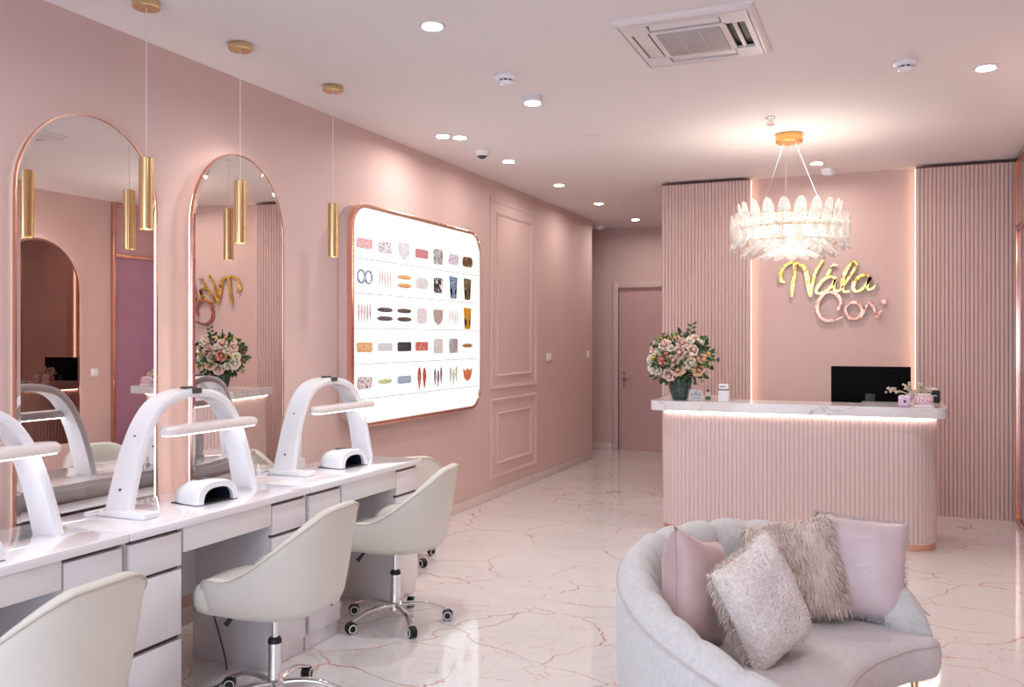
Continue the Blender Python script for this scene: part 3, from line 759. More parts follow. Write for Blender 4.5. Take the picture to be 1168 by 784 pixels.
def dens(p, n=40):
    out = []
    for a, c in zip(p, p[1:]):
        L = math.dist(a, c); k = max(1, int(L / .05))
        out += [(a[0] + (c[0] - a[0]) * i / k, a[1] + (c[1] - a[1]) * i / k) for i in range(k)]
    return out + [p[-1]]
pp = upath(bx0, bx1, byf, byb, .22)
b = flutes(dens(pp), .042, .905, .031, .008); obj('fluted_front', b, 'flute2', t, True, smooth=55)
inner = upath(bx0 + .02, bx1 - .02, byf + .02, byb, .20)
inn2 = upath(bx0 + .30, bx1 - .45, byf + .34, byb, .05)
# carcass: U-shaped body behind the flutes
b = ushell(B(), inner, inn2, 0, .905); obj('carcass', b, 'flute2', t, True)
b = B(); kp = upath(bx0 - .003, bx1 + .003, byf - .003, byb, .223); kin = upath(bx0 + .012, bx1 - .012, byf + .012, byb, .21)
ushell(b, kp, kin, 0, .042); obj('plinth', b, 'rose', t, True, label='copper kick strip')
sp = upath(bx0 - .055, bx1 + .06, byf - .075, byb + .02, .07); sin_ = upath(bx0 + .33, bx1 - .48, byf + .30, byb + .02, .04)
ring = sp + sin_[::-1]
b = ushell(B(), sp, sin_, .912, .983); obj('marble_ledge', b, 'slab', t, True, smooth=25)
b = B(); lp = upath(bx0 - .022, bx1 + .022, byf - .022, byb, .235); li_ = upath(bx0 - .012, bx1 + .012, byf - .012, byb, .225)
ushell(b, lp, li_, .900, .9115); obj('led_strip', b, 'led_counter', t, True, label='warm glowing strip under the ledge')
b = B(); box(b, bx0 + .30, bx1 - .45, byf + .34, byb + .3, .70, .74, .004); obj('work_surface', b, 'slab', t, True)

# monitor seen from behind
t = thing('computer_monitor', 'black computer monitor seen from behind on the counter', 'monitor', (-.11, 7.10, .74))
b = B(); box(b, -.275, .275, -.012, .012, .16, .50, .006); box(b, -.20, .20, -.035, -.01, .20, .44, .012); obj('casing', b, 'monitor', t)
b = B(); box(b, -.268, .268, .0115, .0135, .168, .492); obj('screen', b, 'navy', t)
b = B(); box(b, -.035, .035, -.045, -.015, .02, .30, .006); obj('neck', b, 'black', t)
b = B(); box(b, -.11, .11, -.10, .07, 0, .014, .006); obj('foot', b, 'black', t)

# bouquet and vase
VX, VY, VZ = -1.445, 6.69, .983
b = B(); prof = [(.050, 0), (.062, .01), (.078, .07), (.092, .14), (.095, .185), (.088, .186), (.085, .14), (.07, .06), (.05, .015)]
lathe(b, prof, 32); 
solo('glass_vase', b, 'vase', 'smoky green glass vase holding the bouquet on the counter', 'vase', (VX, VY, VZ))
t = thing('flower_bouquet', 'large bouquet of blush, coral and cream roses in the green vase', 'bouquet', (VX, VY, VZ + .02))
FC = Vector((0.0, 0, .285))
def rose_bm(R):
    b = B()
    lathe(b, [(R * .12, -R * .3), (R * .30, -R * .1), (R * .32, R * .2), (R * .16, R * .38), (R * .03, R * .42)], 10)
    for ring, (n, r0, tilt, sz) in enumerate(((4, .22, 8, .55), (5, .38, 26, .68), (6, .52, 48, .78), (7, .60, 72, .85))):
        for k in range(n):
            a = 2 * PI * (k + .37 * ring) / n
            mt = Matrix.Rotation(a, 4, 'Z') @ Matrix.Translation((r0 * R * .55, 0, -R * .12 * ring)) @ Matrix.Rotation(math.radians(tilt), 4, 'Y')
            G = []
            for i in range(5):
                row = []
                for j in range(5):
                    s = (j / 4 * 2 - 1); h = i / 4
                    wd = sz * R * .62 * math.sin(PI * (.18 + .62 * h)) * s
                    x = .16 * R * (1 - s * s) + .22 * R * h * h * (ring > 1) - .10 * R * (1 - s * s) * h
                    row.append(b.verts.new(mt @ Vector((x, wd, h * sz * R * .95 * (1 - .12 * s * s)))))
                G.append(row)
            for i in range(4):
                for j in range(4): b.faces.new((G[i][j], G[i][j + 1], G[i + 1][j + 1], G[i + 1][j]))
    return b
def face_dir(o, d, roll=0):
    o.rotation_euler = (Vector(d).to_track_quat('Z', 'Y').to_matrix() @ Matrix.Rotation(roll, 3, 'Z')).to_euler()
# stems and foliage
b = B()
for k in range(16):
    a = random.uniform(0, 2 * PI); r = random.uniform(.02, .17)
    tube(b, [(.025 * math.cos(a + 2), .025 * math.sin(a + 2), .0), (.03 * math.cos(a), .03 * math.sin(a), .16), (r * math.cos(a), r * math.sin(a), .27)], .0028, 5)
obj('stems', b, 'leaf1', t)
def leaves(n, rr0, rr1, size, zlo):
    b = B()
    for _ in range(n):
        d = Vector((random.gauss(0, 1), random.gauss(0, 1), random.gauss(.1, .9))).normalized()
        if d.z < zlo: d.z = zlo; d.normalize()
        p = FC + Vector((d.x * .235, d.y * .20, d.z * .20)) * random.uniform(rr0, rr1)
        s = random.uniform(.7, 1.3) * size
        ax = (d + Vector((random.gauss(0, .6), random.gauss(0, .6), random.gauss(0, .6)))).normalized()
        sd = ax.cross(Vector((random.gauss(0, 1), random.gauss(0, 1), random.gauss(0, 1)))).normalized(); nn = ax.cross(sd)
        q = [p, p + ax * s * .35 + sd * s * .28 + nn * s * .04, p + ax * s * .75 + sd * s * .2 + nn * s * .05, p + ax * s, p + ax * s * .75 - sd * s * .2 + nn * s * .05, p + ax * s * .35 - sd * s * .28 + nn * s * .04]
        m1 = p + ax * s * .35 - nn * s * .03; m2 = p + ax * s * .75 - nn * s * .02
        V = [b.verts.new(v) for v in q + [m1, m2]]
        for f in ((0, 1, 6), (1, 2, 7, 6), (2, 3, 7), (0, 6, 5), (6, 7, 4, 5), (7, 3, 4)): b.faces.new([V[i] for i in f])
    return b
o = obj('leaves', leaves(620, .55, 1.0, .050, -.75), 'leaf1', t); o['kind'] = 'stuff'
o = obj('leaves', leaves(150, .75, 1.06, .036, -.5), 'leaf2', t, label='light green filler leaves'); o['kind'] = 'stuff'
core = B(); bmesh.ops.create_icosphere(core, subdivisions=3, radius=1, matrix=Matrix.Translation(FC) @ Matrix.Diagonal((.15, .13, .12, 1)))
for v in core.verts: v.co += Vector((random.uniform(-.012, .012), random.uniform(-.012, .012), random.uniform(-.012, .012)))
obj('leaves', core, 'leaf1', t, label='dense dark green heart of the bouquet')
# roses laid out over the ball; front ones follow the photograph's arrangement (dx, dz in metres from the ball centre)
rs = {m: obj('rose', rose_bm(.052), m, t) for m in ('rose_a', 'rose_b', 'rose_c', 'rose_d')}
first = {m: True for m in rs}
FR = [(.03, .055, 'rose_a', 1.25), (-.01, .0, 'rose_a', 1.1), (.018, -.065, 'rose_d', 1.25), (-.055, -.115, 'rose_a', 1.1), (-.095, .01, 'rose_b', 1.1), (-.09, .115, 'rose_a', 1.1), (.045, .13, 'rose_a', 1.05),
      (-.18, .085, 'rose_a', .95), (-.19, -.06, 'rose_c', 1.25), (-.205, .0, 'rose_c', .95), (.125, .075, 'rose_a', 1.0), (.11, -.02, 'rose_c', 1.1), (.165, -.07, 'rose_d', 1.15), (.085, .03, 'rose_d', .85), (.19, .01, 'rose_d', .9),
      (-.14, .06, 'rose_c', .9), (.10, .15, 'rose_c', .75), (.0, .16, 'rose_d', .7), (-.14, -.08, 'rose_c', .8), (.13, .17, 'rose_a', .7), (-.04, .09, 'rose_c', .65), (-.17, .13, 'rose_c', .6)]
def put(m, d3, p, s):
    if first[m]: o = rs[m]; first[m] = False
    else:
        o = rs[m].copy(); C.objects.link(o); o.parent = t
    o.location = p; face_dir(o, d3, random.uniform(0, 6)); o.scale = (s, s, s)
for dx, dz, m, s in FR:
    q = max(.06, 1 - (dx / .25) ** 2 - (dz / .22) ** 2); dy = -math.sqrt(q) * .17
    put(m, (dx, dy - .06, dz + .02), FC + Vector((dx, dy, dz)) * 1.02, s * .84)
for k in range(10):
    a = random.uniform(.05, PI - .05); e = random.uniform(-.4, 1.1)
    d = Vector((math.cos(a) * math.cos(e), math.sin(a) * math.cos(e), math.sin(e)))
    put(random.choice(['rose_a', 'rose_c', 'rose_d', 'rose_a']), d, FC + Vector((d.x * .20, d.y * .17, d.z * .17)), random.uniform(.8, 1.1))
for k in range(12):
    d = Vector((random.uniform(-1, 1), random.uniform(-1, .3), random.uniform(-.5, 1))).normalized(); b = B()
    bmesh.ops.create_icosphere(b, subdivisions=2, radius=.016, matrix=Matrix.Translation(FC + Vector((d.x * .235, d.y * .2, d.z * .20))))
    for v in b.verts: v.co += v.normal * random.uniform(-.004, .005)
    obj('blossom', b, 'yellow' if k % 3 else 'rose_c', t)
b = B()
sprig = [(.07, -.02, .42), (.085, -.02, .50), (.10, -.02, .56)]
tube(b, sprig, .002, 5)
for k in range(7):
    p = Vector(sprig[0]).lerp(Vector(sprig[2]), .25 + k * .12); s = (-1) ** k
    q = [p, p + Vector((s * .018, 0, .018)), p + Vector((s * .04, 0, .012)), p + Vector((s * .02, 0, -.006))]
    loft(b, [q, [v + Vector((0, .003, 0)) for v in q]])
obj('sprig', b, 'leaf1', t, label='eucalyptus sprig standing up from the bouquet'); b = B()
tube(b, [(.16, -.03, .28), (.22, -.03, .29), (.285, -.03, .285)], .002, 5); 
for s in (-1, 1):
    q = [Vector((.275, -.03, .286)), Vector((.285, -.03, .286 + s * .018)), Vector((.305, -.03, .286 + s * .010)), Vector((.30, -.03, .286))]
    loft(b, [q, [v + Vector((0, .003, 0)) for v in q]])
obj('sprig', b, 'leaf1', t, label='thin sprig reaching out to the right')

# small items on the counter, left
CT = .983
t = thing('acrylic_card_holder', 'clear acrylic card holder with a printed card beside the vase', 'card holder', (-1.315, 6.63, CT))
b = B(); box(b, -.05, .05, -.003, .0, .0, .085, .001); box(b, -.05, .05, -.03, .03, 0, .003); obj('stand', b, 'acrylic', t)
b = B(); box(b, -.042, .042, .0005, .002, .008, .075); obj('card', b, 'paper', t)
b = B()
for k, (a, c) in enumerate(((-.034, -.024), (-.012, -.004), (.002, .008), (.014, .022), (.026, .034))): box(b, a, c, -.001, .0004, .035 + .006 * (k % 2), .052 + .008 * (k % 3)); 
box(b, -.03, .03, -.001, .0004, .018, .022); obj('print', b, 'ink', t)
t = thing('small_bottle', 'little dark labelled bottle just right of the card holder', 'bottle', (-1.225, 6.64, CT))
b = B(); lathe(b, [(.017, 0), (.019, .004), (.019, .05), (.009, .062), (.009, .07)], 18); obj('glass', b, 'acrylic', t)
b = B(); lathe(b, [(.0195, .006), (.0195, .034)], 18, cap=False); obj('label_band', b, 'leaf1', t); b = B(); cyl(b, (0, 0, .068), .011, .018, 16); obj('cap', b, 'dark', t)
t = thing('sanitiser_box', 'small white box with dark lettering and lid line on the counter', 'box', (-1.105, 6.62, CT))
b = B(); box(b, -.036, .036, -.03, .03, 0, .085, .003); obj('carton', b, 'paper', t)
b = B(); box(b, -.036, .036, -.031, .031, .085, .089); obj('lid_line', b, 'ink', t)
b = B(); box(b, -.034, .034, -.028, .028, .089, .13, .008); obj('lid', b, 'plastic', t)
b = B()
for k, xx in enumerate((-.022, -.012, -.003, .007, .018)): box(b, xx - .003, xx + .003, -.0292, -.0278, .106, .116 + .004 * (k % 2))
obj('lettering', b, 'ink', t)

# small items on the counter, right
b = B(); box(b, -.04, .04, -.03, .04, 0, .078, .016, 4)
t = thing('tissue_cube', 'lilac speckled cube box in front of the monitor', 'box', (.115, 6.60, CT)); obj('body', b, 'lilac', t)
b = B(); lathe(b, [(.010, -.0305), (.011, -.029)], 14, (0, 0, .038), 'y'); obj('emblem', b, 'ink', t)
t = thing('confetti_box', 'clear box of pink petals beside the lilac cube', 'box', (.235, 6.62, CT))
b = B(); box(b, -.06, .06, -.03, .04, 0, .012, .002); box(b, -.058, .058, -.03, .04, .012, .075, .012, 3); obj('box_body', b, 'pinkbits', t)
b = B(); box(b, -.062, .062, -.034, .044, .0, .016, .003); box(b, -.045, .045, -.02, .03, .074, .09, .006); obj('clear_lid', b, 'plastic_warm', t)
t = thing('dried_flower_bunch', 'bunch of dried cream flowers lying over the pink petal box', 'dried flowers', (.16, 6.69, CT))
b = B(); lathe(b, [(.02, 0), (.028, .01), (.03, .05), (.02, .085), (.016, .09)], 18); obj('bud_vase', b, 'acrylic', t)
b = B(); random.seed(4)
for k in range(26):
    a = random.uniform(0, 2 * PI); e = random.uniform(.15, 1.2); l = random.uniform(.05, .10)
    tip = Vector((math.cos(a) * math.cos(e) * l * 1.5, math.sin(a) * math.cos(e) * l * .5, .085 + math.sin(e) * l * .75))
    tube(b, [(0, 0, .04), (tip.x * .3, tip.y * .3, .09), tip], .0016, 4)
    for q in range(3):
        bmesh.ops.create_icosphere(b, subdivisions=1, radius=random.uniform(.006, .011), matrix=Matrix.Translation(tip + Vector((random.uniform(-.012, .012), random.uniform(-.01, .01), random.uniform(-.01, .01)))))
tube(b, [(0, 0, .06), (-.06, 0, .10), (-.13, -.01, .10)], .003, 5)
for q in range(12): bmesh.ops.create_icosphere(b, subdivisions=1, radius=random.uniform(.006, .010), matrix=Matrix.Translation((-.13 + random.uniform(-.035, .03), -.01 + random.uniform(-.01, .01), .10 + random.uniform(-.02, .025))))
obj('blooms', b, 'dried', t)
t = thing('card_printer', 'small black receipt printer on the right end of the counter', 'printer', (.285, 7.12, CT))
b = B(); box(b, -.07, .07, -.07, .07, 0, .09, .008); obj('body', b, 'black', t)
b = B(); box(b, -.05, .055, -.06, .06, .09, .104, .004); obj('lid', b, 'plastic_warm', t)
b = B(); box(b, -.05, .05, -.073, -.068, .05, .058); obj('paper_slot', b, 'chrome', t)

# ---------------------------------------------------------------- manicure desks
DF, DB = -2.45, -2.925      # front and back edges in x
DTOP = .762
def make_desk(y0, label, L=1.055):
    """one desk: worktop, two drawer pedestals, apron drawer and modesty board"""
    t = thing('manicure_desk', label, 'desk', ((DF + DB) / 2, y0 + L / 2, 0), 0, 'white manicure desks in a row')
    hx = (DF - DB) / 2; hy = L / 2
    b = B(); box(b, -hx, hx, -hy + .002, hy - .002, DTOP - .03, DTOP, .0025); obj('worktop', b, 'whitetop', t)
    for s in (-1, 1):
        a, c = sorted((s * (hy - .004), s * (hy - .262)))
        b = B(); box(b, -hx + .02, hx - .035, a, c, 0, DTOP - .031, .001); pd = obj('pedestal', b, 'desk', t)
        for z0, z1 in ((.59, .715), (.33, .575), (.075, .31)):
            b = B(); box(b, hx - .034, hx - .014, a + .004, c - .016 if s > 0 else c - .004, z0, z1, .0015); dw = obj('drawer_front', b, 'desk', pd)
        for z0, z1 in ((.716, .731), (.576, .589), (.311, .329)):
            b = B(); box(b, hx - .036, hx - .0337, a + .004, c - .004, z0, z1); obj('groove_shade', b, 'shadowgap', pd, label='dark strip standing in for shade in the groove above the drawer')  # dark strip paints the shade at the back of each groove
    b = B(); box(b, hx - .030, hx - .010, -hy + .27, hy - .27, .635, .730, .0015); obj('apron_drawer', b, 'plastic_warm' if False else 'desk', t)
    b = B(); box(b, -hx + .02, -hx + .038, -hy + .26, hy - .26, .30, .73); obj('modesty_board', b, 'desk', t)
    return t
make_desk(1.285, 'nearest manicure desk, cut by the left edge, under the nearest lamp')
make_desk(2.345, 'middle manicure desk with the central arched lamp and nail dryer')
make_desk(3.405, 'manicure desk farthest from the camera, at the lightbox end')

# low white shelf, added so the mirrors reflect no dark gap behind the desks
t = thing('gap_filler_shelf', 'added low white shelf filling the dark gap behind the manicure desks in the mirrors', 'shelf', (-3.05, 2.88, .665))
b = B(); box(b, -3.115, -2.93, 1.30, 4.45, .655, .675, .003); obj('board', b, 'plastic', t, True)
for y in (1.6, 3.36, 4.35):
    b = B(); box(b, XL + .001, -2.95, y - .01, y + .01, .60, .654); obj('bracket', b, 'plastic', t, True)
# arched desk lamps
def make_lamp(label, loc):
    t = thing('arched_desk_lamp', label, 'desk lamp', loc, 0, 'white arched lamps on the manicure desks')
    path = cat([(0, -.365, .012), (0, -.335, .12), (0, -.295, .24), (0, -.235, .355), (0, -.15, .43), (0, 0, .458), (0, .15, .43), (0, .235, .355), (0, .295, .24), (0, .335, .12), (0, .365, .0)], 6)
    b = B(); loops = []
    N = len(path)
    for i, p in enumerate(path):
        d = (path[min(i + 1, N - 1)] - path[max(i - 1, 0)]).normalized(); nn = Vector((0, -d.z, d.y))
        th = .017; w = .062 - .012 * math.sin(PI * i / (N - 1))
        prof = [(-w, -th * .45), (-w * .93, -th), (w * .93, -th), (w, -th * .45), (w, th * .45), (w * .93, th), (-w * .93, th), (-w, th * .45)]
        loops.append([Vector((x, 0, 0)) + p + nn * q for x, q in prof])
    loft(b, loops); obj('arch', b, 'plastic', t, smooth=50)
    b = B(); box(b, -.07, .165, -.405, -.325, .0, .026, .009, 3); obj('foot', b, 'plastic', t)
    # light bar
    b = B(); rc = rrect(.085, .55, .04, 6)
    loft(b, [[(x + .06, y + .075, .296) for x, y in rc], [(x * 1.03 + .06, y * 1.01 + .075, .304) for x, y in rc], [(x * 1.03 + .06, y * 1.01 + .075, .318) for x, y in rc], [(x * .85 + .06, y * .96 + .075, .330) for x, y in rc]])
    bar = obj('light_bar', b, 'plastic_warm', t)
    b = B(); rc2 = rrect(.072, .53, .035, 6); loft(b, [[(x + .06, y + .075, .291) for x, y in rc2], [(x + .06, y + .075, .2965) for x, y in rc2]]); obj('led_diffuser', b, 'led_white', bar)
    b = B(); box(b, -.016, .016, -.028, .028, .470, .484, .004); box(b, .046, .056, -.026, .026, .455, .478, .003); obj('hinge_clip', b, 'dark', t, label='black clip on the crown of the arch')
    b = B()
    for z, y in ((.30, -.27), (.10, -.345)):
        cyl(b, (.0, y - .012, z), .005, -.006, 10, 'y')
    obj('screw', b, 'dark', t)
    b = B(); tube(b, cat([(-.05, -.36, .014), (-.10, -.43, .006), (-.14, -.38, .005), (-.16, -.2, .005), (-.168, -.15, .004)], 6), .004, 6); obj('power_cord', b, 'plastic', t)
    return t
lp = make_lamp('middle white arched desk lamp, standing between the two mirrors', (-2.735, 2.925, DTOP))
for loc, l in (((-2.715, 1.865, DTOP), 'nearest white arched desk lamp, cut by the left edge'), ((-2.80, 4.03, DTOP), 'white arched desk lamp farthest from the camera, in front of the lightbox')):
    c = copy_tree(lp); c.location = loc; c['label'] = l

# nail dryers
def make_dryer(label, loc):
    """arch shell, open towards +x"""
    t = thing('nail_dryer', label, 'nail dryer', loc, 0, 'white nail lamps on the desks')
    def arch(hw, h, n=14, p=2.6):
        return [(hw * math.copysign(abs(math.cos(a)) ** (2 / p), math.cos(a)), h * abs(math.sin(a)) ** (2 / p)) for a in [PI * k / n for k in range(n + 1)]]
    b = B(); loops = []
    for x, s in ((-.085, .72), (-.075, .84), (-.03, .95), (.055, 1.0), (.075, .99), (.082, .95)):
        o_ = arch(.112 * s, .092 * s); i_ = arch(.083 * s, .066 * s)
        loops.append([(x, y, z + .004) for y, z in o_] + [(x, y, z + .004) for y, z in i_[::-1]])
    loft(b, loops, cap=True); obj('shell', b, 'plastic', t, smooth=50)
    b = B(); i_ = arch(.0815, .064); bk = arch(.06, .048)
    loops = [[(x, y * s, z * s + .006) for y, z in i_ + [(0, 0)]] for x, s in ((.062, 1.0), (-.07, .74))]
    vs = [[b.verts.new(p) for p in l] for l in loops]
    for k in range(len(vs[0]) - 1): b.faces.new((vs[0][k], vs[0][k + 1], vs[1][k + 1], vs[1][k]))
    b.faces.new(vs[1]); obj('lining', b, 'navy', t, label='dark inner lining')
    b = B(); box(b, -.08, .08, -.108, .108, 0, .005, .001); obj('base_rim', b, 'dark', t)
    b = B(); box(b, -.03, .0, -.028, .028, .0895, .0965, .002); obj('display', b, 'dark', t)
    return t
dy = make_dryer('white nail dryer beside the middle arched lamp', (-2.655, 2.94, DTOP))
dy.rotation_euler.z = math.radians(-6)
for loc, l in (((-2.60, 1.81, DTOP), 'nail dryer on the nearest desk, cut by the left edge'), ((-2.695, 4.03, DTOP), 'white nail dryer on the desk farthest from the camera')):
    c = copy_tree(dy); c.location = loc; c['label'] = l

# acrylic odds and ends
t = thing('acrylic_organiser', 'clear acrylic organiser box on the nearest desk', 'organiser', (-2.83, 2.02, DTOP))
b = B(); box(b, -.05, .05, -.05, .05, 0, .004); 
for z in (.03, .06): box(b, -.05, .05, -.05, .05, z, z + .003)
box(b, -.05, -.047, -.05, .05, 0, .085); box(b, .047, .05, -.05, .05, 0, .085); box(b, -.05, .05, .047, .05, 0, .085)
obj('body', b, 'acrylic', t)
b = B(); lathe(b, [(.045, .088), (.05, .09), (.05, .098), (.02, .104)], 20); obj('lid', b, 'acrylic', t)
t = thing('brush_stand', 'clear acrylic brush stand behind the far nail dryer', 'brush stand', (-2.875, 3.87, DTOP))
b = B(); box(b, -.02, .02, -.045, .045, 0, .05, .002); box(b, -.018, -.012, -.04, .045, .05, .165, .002); obj('holder', b, 'acrylic', t)
for k in range(4):
    b = B(); y = -.03 + k * .02; tube(b, [(.004, y, .03), (.002, y, .12), (.0, y + .004, .17)], .0032, 6); obj('brush', b, 'plastic', t)
t = thing('polish_tray', 'small clear tray with bottles behind the far lamp arch', 'tray', (-2.875, 3.52, DTOP))
b = B(); box(b, -.03, .03, -.07, .07, 0, .006, .002); obj('tray_base', b, 'acrylic', t)
for k in range(3):
    b = B(); lathe(b, [(.011, .006), (.012, .01), (.012, .032), (.005, .038), (.006, .06), (.004, .064)], 12, (0, -.045 + k * .04, 0)); obj('bottle', b, 'plastic', t)
t = thing('power_strip', 'white power strip on the floor under the last desk', 'power strip', (-2.72, 3.20 + .72, 0))
b = B(); box(b, -.03, .03, -.10, .10, .0, .04, .006); obj('body', b, 'plastic', t)
b = B(); tube(b, cat([(0, -.10, .02), (.02, -.16, .01), (-.06, -.19, .006), (-.12, -.1, .006), (-.16, .0, .10), (-.16, .0, .4)], 6), .004, 6); obj('cable', b, 'dark', t)
solo('power_cable', tube(B(), cat([(-2.78, 2.70, .30), (-2.76, 2.78, .12), (-2.72, 2.80, .008), (-2.62, 2.74, .006), (-2.56, 2.90, .006), (-2.66, 3.08, .006), (-2.76, 3.10, .25)], 8), .004, 6), 'dark', 'dark cable looping on the floor under the middle desk', 'cable')

# ---------------------------------------------------------------- salon chairs
def smoothstep(t): t = min(max(t, 0), 1); return t * t * (3 - 2 * t)
def make_chair(label, loc, rz):
    """tub chair facing -x"""
    t = thing('salon_chair', label, 'chair', loc, rz, 'cream tub chairs on chrome star bases')
    TM = math.radians(146); N = 44
    def top(th):   # rim height by angle from the back
        a = abs(th) / TM
        return .812 - .02 * a * a - .240 * smoothstep((a - .10) / .60) - .01 * a
    def rad(th, v, off=0):   # plan point
        fl = .245 + .052 * v ** .8 * (.25 + .75 * smoothstep((math.cos(th) + 1) / 1.3))   # flares upwards, less at the arm fronts
        c, s = math.cos(th), math.sin(th)
        ex = 2.5
        r = 1 / ((abs(c) ** ex + abs(s) ** ex) ** (1 / ex))
        sx = 1.02 if c > 0 else .98
        lean = .012 * (v ** 1.3) * max(0, c) * (top(th) - .405) / .38
        R = fl + off
        return (R * r * c * sx + lean, R * r * s)
    b = B(); loops = []
    for i in range(N + 1):
        th = -TM + 2 * TM * i / N; h = top(th); zb = .405
        e = min(1, (N / 2 - abs(i - N / 2)) / 5); h = zb + (h - zb) * (.25 + .75 * math.sqrt(max(0, 1 - (1 - e) ** 2)))
        L = []
        out = [(0.0, -.03), (.02, -.008), (.10, 0), (.3, 0), (.55, 0), (.8, 0), (.95, 0), (.99, -.006), (1.0, -.02)]
        inn = [(.995, -.036), (.96, -.046), (.8, -.048), (.55, -.05), (.3, -.052), (.1, -.055)]
        for v, o_ in out + inn:
            x, y = rad(th, v, o_); L.append((x, y, zb + (h - zb) * v))
        x, y = rad(th, 0, -.06); L.append((x, y, zb + .004))
        loops.append(L)
    # round the front ends
    def shrink(L, f, dx):
        c = Vector((0, 0, 0))
        for p in L: c += Vector(p)
        c /= len(L)
        return [tuple(Vector((c.x, c.y, p[2])).lerp(Vector(p), f) + Vector((dx, 0, (c.z - p[2]) * (1 - f) * .12))) for p in L]
    loops = [shrink(loops[0], .25, -.016), shrink(loops[0], .75, -.010)] + loops + [shrink(loops[-1], .75, -.010), shrink(loops[-1], .25, -.016)]
    loft(b, loops); sh = obj('tub_shell', b, 'leather', t, smooth=70)
    b = B(); pr = []
    for i in range(N + 1):
        th = -TM + 2 * TM * i / N; x, y = rad(th, .975, .0015); e = min(1, (N / 2 - abs(i - N / 2)) / 5); pr.append((x, y, .405 + (top(th) - .405) * (.25 + .75 * math.sqrt(max(0, 1 - (1 - e) ** 2))) * .975))
    tube(b, pr, .0032, 6); obj('piping', b, 'leather2', sh)
    # bottom pan
    b = B(); lo = []
    for z, f in ((.398, .86), (.392, .93), (.402, 1.0), (.422, 1.0)):
        lo.append([(rad(2 * PI * k / 40, 0, -.028)[0] * f - (.012 if math.cos(2 * PI * k / 40) < -.6 else 0), rad(2 * PI * k / 40, 0, -.028)[1] * f, z) for k in range(40)])
    loft(b, lo); obj('seat_pan', b, 'leather', t, smooth=60)
    # cushion
    b = B(); lo = []
    def cu(f, z):
        L = []
        for k in range(48):
            a = 2 * PI * k / 48; c, s = math.cos(a), math.sin(a); ex = 3.2
            r = 1 / ((abs(c) ** ex + abs(s) ** ex) ** (1 / ex))
            L.append((.245 * r * c * f - .045, .222 * r * s * f, z))
        return L
    loft(b, [cu(.90, .396), cu(.97, .402), cu(1.0, .422), cu(1.0, .462), cu(.965, .484), cu(.88, .496), cu(.6, .503), cu(.2, .505)]); obj('seat_cushion', b, 'leather', t, smooth=60)
    # mechanism
    b = B(); box(b, -.08, .08, -.06, .06, .371, .394, .004); obj('swivel_plate', b, 'dark', t)
    b = B(); lathe(b, [(.013, .25), (.013, .375)], 20); obj('piston', b, 'chrome', t)
    b = B(); lathe(b, [(.027, .245), (.027, .257), (.022, .266), (.016, .268)], 24); obj('collar', b, 'black', t)
    b = B(); lathe(b, [(.030, .075), (.027, .085), (.0255, .16), (.025, .248)], 28); obj('gas_column', b, 'chrome', t)
    b = B(); tube(b, [(-.06, -.02, .378), (-.13, -.05, .366), (-.155, -.06, .351)], .005, 8); tube(b, [(-.15, -.058, .356), (-.178, -.068, .319)], [.008, .011], 10); obj('height_lever', b, 'black', t)
    b = B(); tube(b, [(.05, .03, .378), (.15, .09, .378), (.19, .12, .376)], .004, 8); obj('tilt_knob', b, 'black', t)
    b = B(); lathe(b, [(.030, .062), (.038, .068), (.038, .098), (.030, .106)], 28); obj('hub', b, 'chrome', t)
    for k in range(5):
        a = 2 * PI * k / 5 + .35
        mt = Matrix.Rotation(a, 4, 'Z')
        b = B(); pts = cat([(.02, 0, .088), (.09, 0, .094), (.17, 0, .088), (.235, 0, .066), (.262, 0, .056)], 5); lo = []
        for i, p in enumerate(pts):
            f = i / (len(pts) - 1); w = .018 - .004 * f; h = .013 - .005 * f
            lo.append([mt @ Vector((p.x, w * math.cos(2 * PI * q / 12), p.z + h * math.sin(2 * PI * q / 12))) for q in range(12)])
        loft(b, lo); lg = obj('base_arm', b, 'chrome', t, smooth=60)
        # caster: stem, two wheels, hood
        ca = a + random.uniform(-.9, .9); cm = Matrix.Translation(mt @ Vector((.258, 0, 0))) @ Matrix.Rotation(ca, 4, 'Z')
        b = B(); cyl(b, (0, 0, .040), .006, .018, 10)
        for s in (-1, 1): lathe(b, [(.010, s * .004), (.0245, s * .005), (.026, s * .008), (.026, s * .016), (.0235, s * .019), (.008, s * .0195)], 20, (.008, 0, .026), 'y')
        box(b, -.014, .020, -.0045, .0045, .026, .050, .003)
        hood = [(.008 + .029 * math.cos(q), .026 + .029 * math.sin(q)) for q in [PI * (.12 + .76 * i / 10) for i in range(11)]] + [(.008 + .022 * math.cos(q), .026 + .022 * math.sin(q)) for q in [PI * (.88 - .76 * i / 10) for i in range(11)]]
        loft(b, [[(x, -.015, z) for x, z in hood], [(x, .015, z) for x, z in hood]])
        bmesh.ops.transform(b, matrix=cm, verts=b.verts); cs = obj('caster', b, 'black', lg)
        b = B()
        for s in (-1, 1):
            tube(b, [(.008 + .0195 * math.cos(2 * PI * q / 18), s * .0188, .026 + .0195 * math.sin(2 * PI * q / 18)) for q in range(18)], .0030, 6, closed=True)
        bmesh.ops.transform(b, matrix=cm, verts=b.verts); obj('wheel_rim', b, 'plastic', cs, label='white wheel rim')
    return t
random.seed(11)
ch = make_chair('cream tub chair at the middle desk, in front of the second mirror', (-2.23, 2.86, 0), math.radians(6))
for loc, rz, l in (((-2.205, 1.715, 0), 4, 'nearest cream tub chair, cut by the lower left corner'), ((-2.31, 3.93, 0), 10, 'cream tub chair at the far desk, with its whole chrome base in view'), ((-2.955, 5.02, 0), -38, 'cream tub chair beyond the end of the desks, under the lightbox')):
    c = copy_tree(ch); c.location = loc; c.rotation_euler.z = math.radians(rz); c['label'] = l
